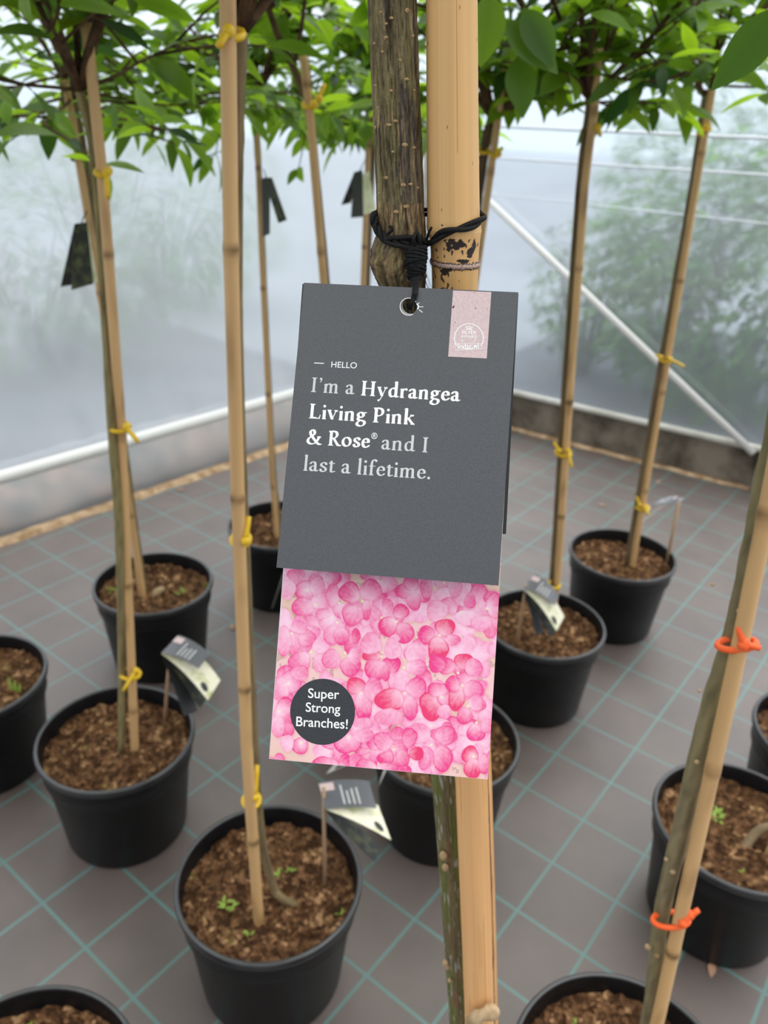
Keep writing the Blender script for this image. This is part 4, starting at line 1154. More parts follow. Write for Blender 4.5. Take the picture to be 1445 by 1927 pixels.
# glyph: (advance, [strokes]); n = pen curve, l = pen line, t = thin line, s = serif (x0, x1, y), d = dot, f = flag serif (x, y)
def ell(cx_, cy_, rx, ry, n=20, a0=90):
    return [(cx_ + rx * math.cos(math.radians(a0 + 360 * k / n)), cy_ + ry * math.sin(math.radians(a0 + 360 * k / n))) for k in range(n + 1)]
GL = {
 'I': (345, [('l', [(172, 20), (172, 630)]), ('s', 60, 285, 14), ('s', 60, 285, 636)]),
 '’': (225, [('d', 112, 608, 54), ('t', [(150, 620), (152, 560), (128, 500), (85, 462)])]),
 'm': (738, [('l', [(128, 15), (128, 385)]), ('f', 128, 400), ('n', [(140, 300), (195, 375), (268, 405), (330, 385), (356, 320), (358, 230)]), ('l', [(358, 250), (358, 15)]),
             ('n', [(370, 300), (428, 375), (500, 405), (562, 385), (590, 320), (592, 230)]), ('l', [(592, 250), (592, 15)]), ('s', 42, 216, 13), ('s', 276, 444, 13), ('s', 508, 690, 13)]),
 'a': (450, [('n', [(92, 340), (140, 395), (215, 408), (275, 380), (298, 310), (300, 230)]), ('l', [(300, 260), (300, 80)]), ('n', [(300, 110), (318, 40), (362, 24), (405, 45)]),
             ('n', [(300, 262), (225, 235), (130, 200), (92, 135), (118, 50), (190, 22), (255, 55), (300, 110)]), ('d', 98, 338, 38)]),
 'H': (740, [('l', [(158, 20), (158, 630)]), ('l', [(560, 20), (560, 630)]), ('t', [(158, 330), (560, 330)]), ('s', 42, 274, 14), ('s', 42, 274, 636), ('s', 444, 676, 14), ('s', 444, 676, 636)]),
 'y': (500, [('l', [(92, 405), (248, 45)]), ('t', [(402, 405), (255, 30), (190, -105), (140, -165)]), ('d', 112, -172, 46), ('s', 15, 200, 414), ('s', 318, 478, 414)]),
 'd': (512, [('n', [(352, 365), (280, 405), (190, 395), (108, 310), (90, 200), (120, 80), (200, 24), (280, 50), (350, 110)]), ('l', [(366, 60), (366, 690)]), ('f', 366, 694), ('n', [(366, 80), (385, 30), (460, 36)])]),
 'r': (385, [('l', [(128, 15), (128, 385)]), ('f', 128, 400), ('n', [(138, 290), (190, 365), (255, 400), (300, 395)]), ('d', 318, 372, 50), ('s', 42, 236, 13)]),
 'n': (535, [('l', [(128, 15), (128, 385)]), ('f', 128, 400), ('n', [(140, 300), (200, 375), (282, 405), (350, 385), (380, 320), (382, 230)]), ('l', [(382, 250), (382, 15)]), ('s', 42, 216, 13), ('s', 298, 478, 13)]),
 'g': (480, [('n', ell(215, 290, 118, 112)), ('t', [(300, 375), (360, 396), (450, 392)]), ('t', [(300, 388), (450, 404)]), ('n', [(150, 195), (105, 140), (120, 75), (200, 52), (300, 40), (385, 0), (400, -80), (340, -165), (220, -200), (110, -170), (72, -105), (105, -35), (170, 20)])]),
 'e': (428, [('t', [(95, 238), (352, 238)]), ('n', [(352, 245), (330, 345), (235, 402), (140, 360), (90, 240), (105, 120), (170, 40), (260, 25), (335, 60), (365, 100)])]),
 'L': (570, [('l', [(158, 20), (158, 630)]), ('s', 42, 280, 636), ('s', 42, 500, 14), ('t', [(500, 16), (528, 165)]), ('t', [(470, 20), (515, 100)])]),
 'i': (246, [('l', [(132, 15), (132, 385)]), ('f', 132, 400), ('s', 45, 224, 13), ('d', 122, 575, 60)]),
 'v': (490, [('l', [(92, 405), (245, 35)]), ('t', [(250, 15), (395, 405)]), ('s', 15, 200, 414), ('s', 315, 475, 414)]),
 'P': (555, [('l', [(158, 20), (158, 630)]), ('n', [(158, 630), (280, 632), (400, 590), (446, 480), (408, 360), (300, 300), (180, 300)]), ('s', 42, 290, 14), ('s', 42, 200, 636)]),
 'k': (525, [('l', [(128, 15), (128, 690)]), ('f', 128, 694), ('t', [(140, 190), (375, 400)]), ('l', [(235, 265), (420, 35)]), ('s', 42, 222, 13), ('s', 330, 518, 13), ('s', 295, 468, 414)]),
 '&': (760, [('n', [(590, 350), (540, 200), (440, 75), (300, 22), (170, 40), (90, 130), (110, 240), (210, 330), (330, 410), (380, 510), (340, 610), (260, 635), (185, 580), (185, 480), (250, 370), (380, 225), (510, 90), (600, 30), (690, 20)]), ('s', 500, 690, 352)]),
 'R': (630, [('l', [(158, 20), (158, 630)]), ('n', [(158, 630), (280, 632), (390, 595), (430, 490), (390, 385), (300, 330), (180, 325)]), ('l', [(285, 325), (470, 70)]), ('n', [(455, 90), (515, 30), (610, 22)]), ('s', 42, 280, 14), ('s', 42, 200, 636)]),
 'o': (525, [('n', ell(262, 210, 170, 190))]),
 's': (395, [('n', [(320, 330), (285, 395), (200, 408), (115, 365), (105, 290), (170, 235), (255, 195), (310, 130), (290, 50), (200, 20), (110, 45), (80, 115)])]),
 'l': (246, [('l', [(132, 15), (132, 690)]), ('f', 132, 694), ('s', 45, 224, 13)]),
 't': (312, [('l', [(140, 480), (140, 110)]), ('n', [(140, 130), (150, 45), (205, 24), (285, 55)]), ('t', [(45, 395), (285, 400)]), ('t', [(60, 405), (140, 505)])]),
 'f': (330, [('n', [(335, 625), (275, 680), (200, 660), (155, 570), (145, 450)]), ('l', [(143, 480), (143, 15)]), ('t', [(48, 398), (290, 398)]), ('s', 52, 248, 13), ('d', 322, 628, 44)]),
 '.': (235, [('d', 112, 52, 60)]),
 '®': (330, [('t', ell(165, 545, 125, 125)), ('t', [(125, 475), (125, 615), (185, 612), (205, 580), (180, 548), (125, 545)]), ('t', [(165, 545), (215, 475)])]),
 ' ': (235, []),
}
def serif_text(runs, name, mtl_of, parent):
    """runs: list of (text, start px, end px, bold)"""
    mbs = {}
    for text, s, e, bold in runs:
        key = 'bold' if bold else 'light'
        mb = mbs.setdefault(key, MB())
        W = 132 if bold else 106; thin = 40 if bold else 34; nibh = 46 if bold else 40
        polys = []; x = 0
        for ch in text:
            adv, st = GL[ch]
            for g in st:
                if g[0] in 'nlt':
                    if g[0] == 't': P = nib_poly(thin if ch != '®' else 26, thin if ch != '®' else 26, 0)
                    else: P = nib_poly(W, nibh, 18 if g[0] == 'n' else 0, 14)
                    path = spline(g[1], 5) if (g[0] == 'n' or (g[0] == 't' and len(g[1]) > 3 and ch != '®') or len(g[1]) > 10) else g[1]
                    for a, b in zip(path, path[1:]):
                        polys.append([(x + p[0], p[1]) for p in hull([(a[0] + q[0], a[1] + q[1]) for q in P] + [(b[0] + q[0], b[1] + q[1]) for q in P])])
                elif g[0] == 's':
                    _, a, b, y = g; hh = 15; mid = (a + b) / 2; k = 1 if y < 200 or (ch in 'yvk' and False) else -1
                    polys.append([(x + a, y - hh), (x + b, y - hh), (x + b, y + hh), (x + a, y + hh)])
                    polys.append([(x + a + 12, y), (x + b - 12, y), (x + mid + W * .5, y + k * 55), (x + mid - W * .5, y + k * 55)][::k])
                elif g[0] == 'd':
                    polys.append([(x + g[1] + g[3] * math.cos(2 * math.pi * k / 18), g[2] + g[3] * math.sin(2 * math.pi * k / 18)) for k in range(18)])
                elif g[0] == 'f':
                    fx, fy = g[1], g[2]; polys.append([(x + fx - W * .5 - 48, fy - 38), (x + fx, fy - 70), (x + fx + W * .45, fy + 14), (x + fx - W * .1, fy)])
            x += adv
        allx = [p[0] for P in polys for p in P]; x0, x1 = min(allx), max(allx)
        A, B = on_cover(*s, 0.00008), on_cover(*e, 0.00008)
        ex = B - A; L = ex.length; ex /= L; ey = CN.cross(ex).normalized()
        kx = L / (x1 - x0); ky = UNIT
        # merge the overlapping pen strokes: horizontal slices of their union
        dy = 5.0; ylo = min(p[1] for P in polys for p in P); yhi = max(p[1] for P in polys for p in P)
        bb = [(min(p[1] for p in P), max(p[1] for p in P), P) for P in polys]
        y = ylo
        while y < yhi:
            ym = y + dy / 2; iv = []
            for lo, hi, P in bb:
                if lo <= ym <= hi:
                    X = []
                    for p, q in zip(P, P[1:] + P[:1]):
                        if (p[1] - ym) * (q[1] - ym) <= 0 and p[1] != q[1]: X.append(p[0] + (q[0] - p[0]) * (ym - p[1]) / (q[1] - p[1]))
                    if len(X) > 1: iv.append((min(X), max(X)))
            iv.sort(); out = []
            for i0, i1 in iv:
                if out and i0 <= out[-1][1] + .5: out[-1][1] = max(out[-1][1], i1)
                else: out.append([i0, i1])
            for i0, i1 in out:
                mb.face([mb.vert(A + ex * ((px_ - x0) * kx) + ey * (py_ * ky)) for px_, py_ in ((i0, y), (i1, y), (i1, y + dy), (i0, y + dy))])
            y += dy
    for key, mb in mbs.items():
        o = under(mb.build('lettering', mtl_of[key], None, smooth=False), parent)
        o['label'] = 'white bold serif words' if key == 'bold' else 'grey serif words'
UNIT = 0.00635 / 650
serif_text([('I’m a', (585, 737.5), (667, 742.5), False), ('Hydrangea', (679, 744), (866, 755.5), True),
            ('Living Pink', (581, 787), (780, 799.5), True),
            ('& Rose®', (576, 835.5), (708, 844), True), ('and I', (717, 845.5), (804, 851.5), False),
            ('last a lifetime.', (570, 885.5), (809, 902), False)], 'lettering', {'bold': M['ink_white'], 'light': M['ink_grey']}, cover)
def strip(fn, pts, w_px, lift, mb, closed=False):
    P = [fn(x, y, lift) for x, y in pts]; k = depth_of(P[0]) / F; nrm = CN if fn is on_cover else PN
    row = []
    for i, p in enumerate(P):
        a = P[max(0, i - 1)]; b = P[min(len(P) - 1, i + 1)]
        if closed and i in (0, len(P) - 1): a, b = P[-2], P[1]
        sd = (b - a).cross(nrm).normalized() * (w_px * k / 2); row.append((mb.vert(p - sd), mb.vert(p + sd)))
    for A, B in zip(row, row[1:]): mb.face((A[0], B[0], B[1], A[1]))
mb = MB(); strip(on_cover, [(591, 683), (609.5, 683.8)], 1.6, 0.00008, mb); under(mb.build('dash_mark', M['ink_white'], None, smooth=False), cover)

# --- award sticker
mb = MB(); mb.face([mb.vert(on_cover(x, y, 0.00010)) for x, y in ((852.5, 546.5), (924.5, 549.6), (915.8, 674.6), (843.2, 671.0))])
under(mb.build('award_sticker', M['sticker'], None, smooth=False), cover)['label'] = 'pale pink award sticker'
mb = MB()
EM = 0.00016
arc = lambda cx_, cy_, r, a0, a1, n=40, sy=1: [(cx_ + r * math.cos(math.radians(a0 + (a1 - a0) * k / n)) , cy_ - r * sy * math.sin(math.radians(a0 + (a1 - a0) * k / n))) for k in range(n + 1)]
strip(on_cover, arc(882.2, 636.2, 27, -33, 213, 60, 1.0), 1.5, EM, mb)
for a in range(-20, 201, 20):      # leafy sprigs round the ring
    x, y = 882.2 + 28.2 * math.cos(math.radians(a)), 636.2 - 28.2 * math.sin(math.radians(a))
    if a < 40 or a > 140: strip(on_cover, [(x, y), (x + 1.6 * math.cos(math.radians(a + 40)), y - 1.6 * math.sin(math.radians(a + 40)))], 1.2, EM, mb)
strip(on_cover, [(855.8, 647.3), (907.5, 646.6), (907.2, 656.6), (856.2, 658.7), (855.8, 647.3)], .8, EM, mb)
strip(on_cover, arc(882, 640.5, 17.5, 215, 325, 20, .95), 1.3, EM, mb)
strip(on_cover, [(868.5, 638), (871, 644)], 1.0, EM, mb); strip(on_cover, [(895, 638), (892, 644)], 1.0, EM, mb)
strip(on_cover, [(876, 655.5), (888, 656.8)], 1.0, EM, mb)
# little crown
strip(on_cover, [(877, 619.6), (888.8, 620)], 1.6, EM, mb)
for x in (876, 879.4, 882.8, 886.2, 889.5): strip(on_cover, [(x * .5 + 882.9 * .5, 619.4), (x, 614.6)], 1.1, EM, mb)
strip(on_cover, [(876, 614.4), (889.6, 614.9)], .9, EM, mb); strip(on_cover, [(882.9, 614), (883.3, 611.4)], 1.0, EM, mb)
under(mb.build('award_emblem', M['ink_white'], None, smooth=False), cover)
sans_text(on_cover, [('SILVER', (868.6, 628.0), (896.0, 629.0)), ('AWARD', (866.6, 635.2), (896.8, 636.6)), ('kvbc.nl', (861.5, 656.2), (900.6, 655.6))], EM + 0.00002, 'award_lettering', M['ink_white'], cover, 0.012)
# dirt specks on the sticker
mb = MB()
for x, y, r in ((854, 576.5, 1.6), (852.5, 578.5, 1.8), (894.6, 580, 1.1), (916.7, 581.5, .8), (856.3, 606.8, .9), (853.8, 612.6, .7), (938.3, 583, .8), (893, 551, 1)):
    mb.face([mb.vert(on_cover(x + r * math.cos(k), y + r * math.sin(k), 0.00018)) for k in np.linspace(0, 5.5, 8)])
M['dirt'] = mat('brown_dirt', (0.16, 0.07, 0.03, 1), 0.9, 0.1)
under(mb.build('dirt_speck', M['dirt'], None, smooth=False), cover)['kind'] = 'stuff'
# torn white edge of the punched hole
mb = MB()
strip(on_cover, arc(769, 577, 16.2, 30, 300, 40), 1.3, 0.00008, mb)
strip(on_cover, [(784, 571), (787.5, 576), (786, 582)], 2.4, 0.00008, mb)
strip(on_cover, [(788, 577.5), (796.5, 577.3)], 1.2, 0.00008, mb); strip(on_cover, [(788.5, 583), (795, 587.8)], 1.4, 0.00008, mb); strip(on_cover, [(786.5, 572.5), (789, 569)], 1.2, 0.00008, mb)
under(mb.build('punched_edge', M['ink_white'], None, smooth=False), cover)

# --- black elastic: round stem and pole, knotted, tail through the hole
def wrap_stem(px, py, rad, out=0.0013):
    z = at_y(px, py, YB - .01).z
    for _ in range(3):
        x0, y0, r = stem_at(z); r += out + rad
        p = at_y(px, py, y0); dx = max(-1, min(1, (p.x - x0) / r)); p = at_y(px, py, y0 - r * math.sqrt(max(0, 1 - dx * dx))); z = p.z
    return p
def wrap_pole(px, py, rad, out=0.0006):
    z = at_y(px, py, YB - .01).z
    for _ in range(3):
        x0 = float(np.interp(z, zs2, xs2)); r = float(np.interp(z, zs2, rs2)) + out + rad
        p = at_y(px, py, YB); dx = max(-1, min(1, (p.x - x0) / r)); p = at_y(px, py, YB - r * math.sqrt(max(0, 1 - dx * dx))); z = p.z
    return p
cb = MB()
RC_ = 0.00105
def strand(P, r=RC_, seg=8):
    cb.tube([V3(p) for p in spline([tuple(p) for p in P], 6)], r, seg)
def twisted(P, n=2, r=RC_, turns=2.0, gap=0.0010):
    C = [V3(p) for p in spline([tuple(p) for p in P], 8)]
    for j in range(n):
        Q = []
        for i, p in enumerate(C):
            t = (C[min(i + 1, len(C) - 1)] - C[max(i - 1, 0)]).normalized()
            a = t.cross(V3((0, 1, 0))).normalized(); b = t.cross(a)
            ph = 2 * math.pi * (turns * i / len(C) + j / n)
            Q.append(p + (a * math.cos(ph) + b * math.sin(ph)) * gap)
        cb.tube(Q, r, 8)
back_s = [V3((stem_at(1.235)[0] + dx, YB + .012, zz)) for dx, zz in ((0.004, 1.243), (-.004, 1.243))]
L0 = wrap_stem(704, 408, RC_); L0b = L0 + V3((0.002, .010, .001))
twisted([back_s[1], L0b, L0, wrap_stem(707, 424, RC_), wrap_stem(716, 440, RC_), wrap_stem(728, 451, RC_), wrap_stem(745, 457, RC_), wrap_stem(762, 459, RC_), wrap_stem(778, 456, RC_)], 3, .0010, 2.5, .0011)
strand([wrap_stem(724, 453, RC_, .003), wrap_stem(735, 448, RC_, .003), wrap_stem(752, 447, RC_, .003), wrap_stem(768, 446, RC_, .003), wrap_stem(784, 449, RC_, .004)])
strand([wrap_stem(724, 453, RC_, .003), wrap_stem(738, 460, RC_, .003), wrap_stem(754, 463, RC_, .003), wrap_stem(772, 466, RC_, .003), wrap_stem(786, 460, RC_, .004)])
K0 = wrap_stem(782, 452, RC_, .003)
twisted([K0, V3(wrap_pole(806, 458, RC_, .001)), wrap_pole(818, 450, RC_), wrap_pole(832, 440, RC_), wrap_pole(850, 434, RC_), wrap_pole(870, 430, RC_), wrap_pole(890, 423, RC_), wrap_pole(904, 415, RC_), wrap_pole(908.5, 409, RC_) + V3((0, .004, 0)), wrap_pole(905, 404, RC_) + V3((-.004, .020, .002))], 2, .00105, 1.5, .0010)
for yy in (395, 404): strand([at_y(770, yy + 2, YB + .010), at_y(797, yy, YB + .004), at_y(825, yy - 2, YB + .0135)], .0009)
# knot
for (px, py, rx) in ((783, 451, 8), (790, 446, 6), (786, 458, 8), (778, 456, 6)):
    p = wrap_stem(px, py, .001, .003); k = depth_of(p) / F; cb.blob(p, (rx * k, rx * k * .8, rx * k * .9))
strand([wrap_stem(780, 462, .001, .004), wrap_stem(778, 448, .001, .006), wrap_stem(784, 438, .001, .004), wrap_stem(789, 448, .001, .006), wrap_stem(788, 462, .001, .004)], .0008)
# frayed stub ends
strand([wrap_pole(803, 452, .001, .001), wrap_pole(806, 440, .001, .002), wrap_pole(812, 428, .001, .002)], .0006)
strand([wrap_stem(730, 440, .001), wrap_stem(738, 432, .001, .002), wrap_stem(733, 425, .001, .002)], .0007)
# wound tail: thick, tapering down to the hole
tailP = [wrap_stem(785, 462, .003, .001), wrap_stem(783, 480, .003, .0015), wrap_stem(782, 500, .003, .0015), wrap_stem(782, 520, .002, .003), at_y(782, 536, .353), on_cover(781, 548, .0022), on_cover(778, 562, .0016), on_cover(773, 573, .0005), on_cover(770, 580, -.004), on_cover(768, 574, -.010)]
tr = [16, 19, 18, 13, 8, 5.4, 5, 5, 5, 5]
C = spline([tuple(p) + (r,) for p, r in zip(tailP, tr)], 10)
kk = depth_of(tailP[2]) / F
cb.tube([V3(c[:3]) for c in C], [c[3] * kk * (1 + .08 * nz(i * .9, 3) + .05 * math.sin(i * 1.3)) for i, c in enumerate(C)], 14, squash=.55)
for i in range(14):     # windings
    c = C[4 + i * 2]; r = c[3] * kk * 1.05
    ring = [V3(c[:3]) + RIGHT * math.cos(a) * r + FWD * math.sin(a) * r * .55 + UP * (.0009 * math.cos(a + i)) for a in np.linspace(0, 2 * math.pi, 15)]
    cb.tube(ring, .0006, 5, cap=False)
rnd = random.Random(4)
for i in range(46):     # loose hairs
    a = wrap_stem(785 + rnd.uniform(-16, 14), 462 + rnd.uniform(0, 60), .003, .002); dx = rnd.uniform(-1, 1) * .004
    b = a + V3((dx, -rnd.uniform(0, .003), -rnd.uniform(.003, .010))); c = b + V3((dx * .7 + rnd.uniform(-.002, .002), rnd.uniform(-.001, .002), -rnd.uniform(0, .006)))
    cb.tube([a, b, c], .00008, 3, cap=False)
cb.build('cord', M['cord'], TG)
# ------------------------------------------------------------------ small booklet labels on sticks, and booklets hanging on stems
def card_px(corners, depths, sag=0.0, n=7, thick=0.0004):
    """curved card between a hinge line a0-b0 and a free end a1-b1"""
    A0, B0, B1, A1 = [at_d(x, y, d) for (x, y), d in zip(corners, depths)]
    mb = MB(); nrm = (A1 - A0).cross(B0 - A0).normalized()
    top, bot = [], []
    def pt(u, v):
        p = (A0 * (1 - u) + B0 * u) * (1 - v) + (A1 * (1 - u) + B1 * u) * v
        return p + V3((0, 0, sag * 4 * v * (1 - v)))
    for i in range(n + 1):
        v = i / n
        top.append([mb.vert(pt(0, v)), mb.vert(pt(1, v))])
        bot.append([mb.vert(pt(0, v) - nrm * thick), mb.vert(pt(1, v) - nrm * thick)])
    for i in range(n):
        mb.face((top[i][0], top[i][1], top[i + 1][1], top[i + 1][0])); mb.face((bot[i][0], bot[i + 1][0], bot[i + 1][1], bot[i][1]))
        mb.face((top[i][0], top[i + 1][0], bot[i + 1][0], bot[i][0])); mb.face((top[i][1], bot[i][1], bot[i + 1][1], top[i + 1][1]))
    mb.face((top[0][0], bot[0][0], bot[0][1], top[0][1])); mb.face((top[n][0], top[n][1], bot[n][1], bot[n][0]))
    return mb, pt, nrm
LABEL_GROUP = 'booklet labels on sticks in the pots'
def plant_label(label, stick, cards, r=0.0032, cat='plant label'):
    base = at_z(stick[0][0], stick[0][1], SOIL_Z + .002)
    top = at_y(stick[1][0], stick[1][1], base.y)
    t = thing('plant_label', base, label, cat, LABEL_GROUP)
    d = (top - base).normalized()
    mb = MB(); mb.tube([base - d * .02, (base + top) / 2, top], [r, r, r * .9], 8); mb.build('stick', M['stick'], t)
    D = depth_of(top)
    for name, mtl, q, off, sag in cards:
        mb, pt, nrm = card_px(q, [D + o for o in off], sag)
        o = mb.build(name, M[mtl], t, smooth=False)
        if name == 'cover_card':
            s = 1 if nrm.dot(EYE - base) > 0 else -1
            L = nrm * (0.0006 if s > 0 else -0.0010)
            mk = MB()
            for v0, w in ((.38, .70), (.48, .48), (.58, .56), (.68, .60)):
                mk.quad(pt(.10, v0) + L, pt(.10 + w, v0) + L, pt(.10 + w, v0 + .03) + L, pt(.10, v0 + .03) + L)
            under(mk.build('lettering', M['ink_grey'], None, smooth=False), o)
            mk = MB(); mk.quad(pt(.64, .0) + L, pt(.92, .0) + L, pt(.92, .27) + L, pt(.64, .27) + L)
            under(mk.build('award_sticker', M['sticker'], None, smooth=False), o)
        elif name == 'photo_card':
            s = 1 if nrm.dot(EYE - base) > 0 else -1
            L = nrm * (0.0006 if s > 0 else -0.0010)
            mk = MB(); mk.face([mk.vert(pt(.24 + .13 * math.cos(k), .86 + .07 * math.sin(k)) + L) for k in np.linspace(0, 6.1, 20)])
            under(mk.build('round_badge', M['badge'], None, smooth=False), o)
    return t
z4 = (0, 0, 0, 0)
plant_label('label on a stick in the green stemmed tree pot, grey card over cream card', [(310, 1356), (320, 1222)], [
    ('inner_card', 'dark_print', [(306, 1233), (334, 1204), (398, 1302), (376, 1334)], (.004, .03, .03, .0), .006),
    ('inner_card', 'card_dark', [(306, 1236), (330, 1210), (372, 1338), (346, 1348)], (.004, .03, .03, .01), .004),
    ('photo_card', 'cream', [(304, 1231), (336, 1198), (415, 1280), (391, 1318)], (-.002, .028, .0, -.03), .010),
    ('cover_card', 'card_sheen', [(303, 1229), (336, 1195), (396, 1231), (373, 1258)], (-.005, .027, .0, -.03), .006)])
plant_label('label on a stick in the nearest full pot, its cards flopped sideways', [(611, 1664), (609, 1482)], [
    ('inner_card', 'dark_print', [(612, 1524), (601, 1476), (716, 1592), (706, 1621)], (-.002, .03, .03, .0), -.006),
    ('photo_card', 'cream', [(612, 1523), (600, 1474), (712, 1516), (736, 1581)], (-.004, .03, .01, -.03), .004),
    ('cover_card', 'card_sheen', [(612, 1523), (600, 1472), (694, 1469), (709, 1521)], (-.007, .028, .02, -.012), .004)], .0028)
plant_label('label on a stick beside the tag edge, cream card drooping over soil', [(972, 1214), (990, 1100)], [
    ('inner_card', 'card_grey', [(985, 1112), (996, 1092), (1022, 1190), (1009, 1196)], (.0, .02, .02, .0), .004),
    ('inner_card', 'dark_print', [(986, 1112), (998, 1092), (1050, 1182), (1034, 1200)], (.0, .02, .02, .0), .004),
    ('photo_card', 'cream', [(985, 1110), (1004, 1086), (1062, 1160), (1047, 1188)], (-.002, .018, .0, -.02), .010),
    ('cover_card', 'card_sheen', [(984, 1108), (1006, 1081), (1052, 1120), (1044, 1140)], (-.005, .017, .0, -.02), .008)])
plant_label('slim label seen edge on, arching toward the leaning cane by the end wall', [(1254, 1062), (1277, 946)], [
    ('inner_card', 'card_white', [(1252, 946), (1263, 944), (1212, 983), (1204, 984)], (-.01, .01, .01, -.01), .004),
    ('cover_card', 'card_sheen', [(1258, 951), (1288, 938), (1234, 944), (1214, 962)], (-.012, .012, .01, -.01), .012)], .0045)
plant_label('label in the farthest pot, its pale corner showing past the grey tag', [(575, 1005), (566, 900)], [
    ('photo_card', 'card_white', [(560, 1000), (575, 960), (532, 1085), (511, 1146)], (-.06, -.05, -.12, -.12), .0),
    ('cover_card', 'card_sheen', [(562, 998), (577, 955), (570, 1030), (550, 1060)], (-.065, -.055, -.1, -.1), .0)])
plant_label('label in the pot behind the bamboo, two pale card tips below the flower page', [(772, 1480), (757, 1405)], [
    ('inner_card', 'card_white', [(750, 1400), (757, 1398), (724, 1444), (711, 1482)], (.0, .0, -.02, -.02), .0),
    ('photo_card', 'card_white', [(748, 1398), (755, 1392), (640, 1425), (614, 1456)], (-.01, -.01, -.05, -.05), .0)])

HANG_GROUP = 'booklet tags hanging from the trees'
def stem_tag(label, knot, y, cards):
    k = at_y(knot[0], knot[1], y); t = thing('hang_tag', k, label, 'tag', HANG_GROUP); D = depth_of(k)
    hx = sum(q[0][0] + q[1][0] for _, _, q, _ in cards) / (2 * len(cards)); hy = min(min(q[0][1], q[1][1]) for _, _, q, _ in cards)
    mb = MB(); mb.tube([k, (k + at_d(hx, hy, D)) / 2 + V3((0, -.003, 0)), at_d(hx, hy + 3, D)], .0012, 6); mb.build('cord', M['cord'], t)
    for name, mtl, q, off in cards:
        mb, pt, nrm = card_px(q, [D + o for o in off], 0.0); mb.build(name, M[mtl], t, smooth=False)
stem_tag('dark booklet tag hanging open on the outermost pair of canes', (163, 398), Y3 - .035, [
    ('cover_card', 'dark_print', [(140, 421), (164, 418), (176, 534), (134, 546)], (-.012, 0, .0, -.02)),
    ('inner_card', 'dark_print', [(140, 423), (160, 420), (136, 536), (114, 540)], (.0, .02, .04, .02)),
    ('photo_card', 'cream', [(152, 424), (165, 420), (184, 530), (168, 534)], (.0, .01, .015, .012))])
stem_tag('black booklet tag with a spread page, hanging beyond the thick cane', (496, 318), Y5 - .03, [
    ('cover_card', 'card_dark', [(492, 336), (508, 334), (508, 440), (494, 446)], (-.015, .0, .0, -.015)),
    ('inner_card', 'dark_print', [(496, 334), (512, 334), (540, 414), (524, 420)], (.0, .02, .03, .02))])
stem_tag('dark booklet tag close by the bark stem, pale print showing', (688, 300), Y14 - .04, [
    ('cover_card', 'card_dark', [(666, 324), (682, 320), (684, 408), (660, 410)], (-.012, .0, .0, -.012)),
    ('inner_card', 'dark_print', [(666, 326), (676, 322), (660, 382), (642, 386)], (.0, .02, .03, .02)),
    ('photo_card', 'cream', [(676, 330), (694, 322), (708, 398), (684, 404)], (.01, .02, .02, .01))])

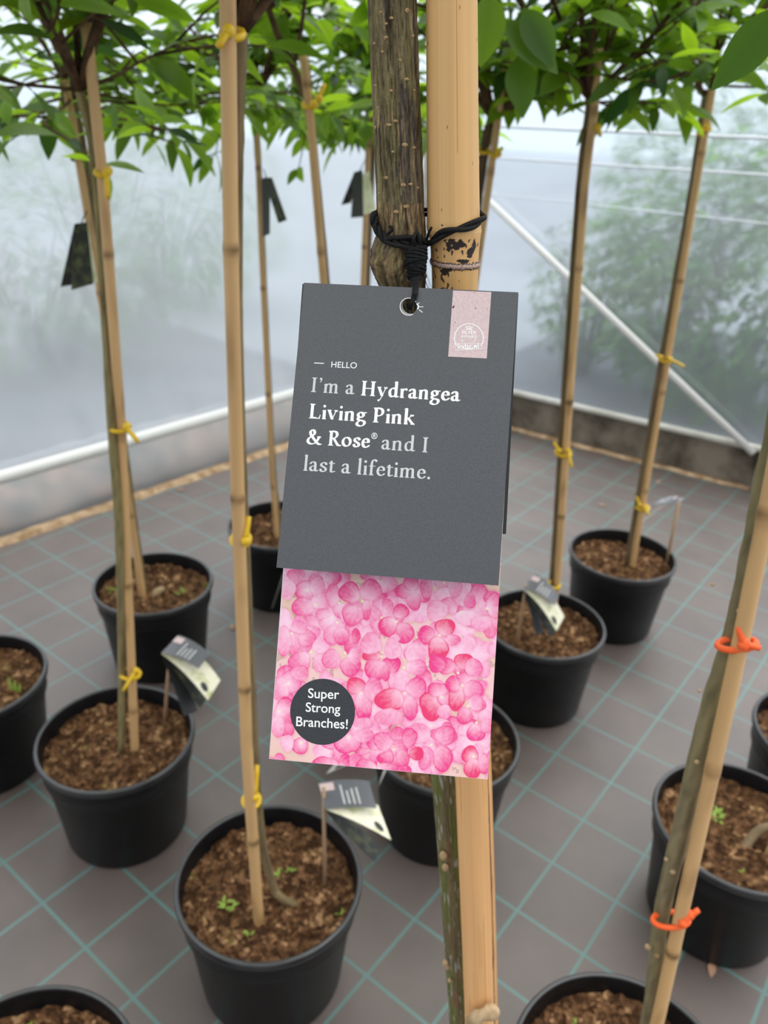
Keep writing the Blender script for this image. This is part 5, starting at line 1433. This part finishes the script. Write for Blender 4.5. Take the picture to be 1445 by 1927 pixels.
# ------------------------------------------------------------------ shrubs growing outside the film
def shrub(label, ctr, rx, rz, n, L, seed):
    rnd = random.Random(seed); ctr = Vector(ctr)
    t = thing('shrub', (ctr.x, ctr.y, 0), label, 'shrub', 'shrubs outside the film walls')
    br = MB(); lf = MB()
    for k in range(11):
        a = rnd.uniform(0, 6.28); e = V3((math.cos(a) * rx * .6, math.sin(a) * rx * .6, 0)) + V3((ctr.x, ctr.y, ctr.z + rnd.uniform(-.3, .7) * rz))
        b = V3((ctr.x + math.cos(a) * .06, ctr.y + math.sin(a) * .06, -.02)); br.tube([b, (b + e) / 2 + V3((0, 0, .1)), e], [.014, .010, .004], 6)
    for k in range(n):
        d = V3((rnd.gauss(0, 1), rnd.gauss(0, 1), rnd.gauss(0, 1))).normalized()
        lump = 1 + .28 * nz(d.x * 2.6 + seed, d.y * 2.6, d.z * 2.6)
        rr = (rnd.uniform(.35, 1.0) ** .4) * lump
        p = V3((ctr.x + d.x * rx * rr, ctr.y + d.y * rx * rr, max(.03, ctr.z + d.z * rz * rr)))
        a = rnd.uniform(0, 6.28)
        add_leaf(lf, p, (d + V3((math.cos(a), math.sin(a), rnd.uniform(-.6, .3)))).normalized(), V3((rnd.uniform(-.5, .5), rnd.uniform(-.5, .5), 1)), L * rnd.uniform(.6, 1.3), L * .5, .5, .2, max(0, min(1, rnd.gauss(.45, .3))), 4)
    br.build('branch', M['twig'], t); lf.build('foliage', M['shrub'], t, color=True)
def out_R(px, py, dist):
    return on_plane(px, py, CORNER - RN * dist, RN)
def out_L(px, py, dist):
    return on_plane(px, py, CORNER - LN * dist, LN)
p = out_R(1385, 560, 1.0); shrub('dense green shrub growing against the end wall film behind the brace', (p.x, p.y, .58), .64, .62, 3000, .072, 3)
p = out_R(1330, 340, 1.9); shrub('taller pale green shrub outside the end wall film', (p.x, p.y, .85), .55, .55, 1000, .08, 5)
p = out_R(1120, 560, 1.1); shrub('small shrub outside the end wall film between two canes', (p.x, p.y, .45), .30, .40, 500, .06, 6)
for k, (px, py, dist, rx, rz, z) in enumerate(((170, 360, 2.0, .75, .6, .62), (300, 420, 2.6, .65, .55, .58), (40, 420, 1.8, .65, .55, .56))):
    p = out_L(px, py, dist)
    shrub(['shrub outside the side film wall, behind the two leading canes', 'shrub outside the side film wall, between the two canes and the thick cane', 'shrub outside the side film wall at the picture edge'][k], (p.x, p.y, z), rx, rz, 520, .09, 20 + k)

# ------------------------------------------------------------------ fallen leaves on the cloth
rnd = random.Random(12)
spots = [((345, 922), 'fallen leaf on the cloth near the sandy edge'), ((1240, 905), 'fallen leaf on the cloth before the mossy kerb'), ((1128, 950), 'fallen leaf on the cloth between two leaning canes'),
         ((437, 1185), 'fallen brown leaf on the cloth by the thick cane'), ((1340, 1812), 'tiny fallen chip on the cloth by the pot with the twig base')]
for (px, py), lab in spots:
    p = at_z(px, py, .002); mb = MB(); a = rnd.uniform(0, 6.28)
    add_leaf(mb, p, (math.cos(a), math.sin(a), .1), (0, 0, 1), rnd.uniform(.018, .032), .014, .3, .3, .5, 5)
    o = mb.build('fallen_leaf', M['dead_leaf']); tag(o, lab, 'leaf', 'fallen leaves on the cloth')
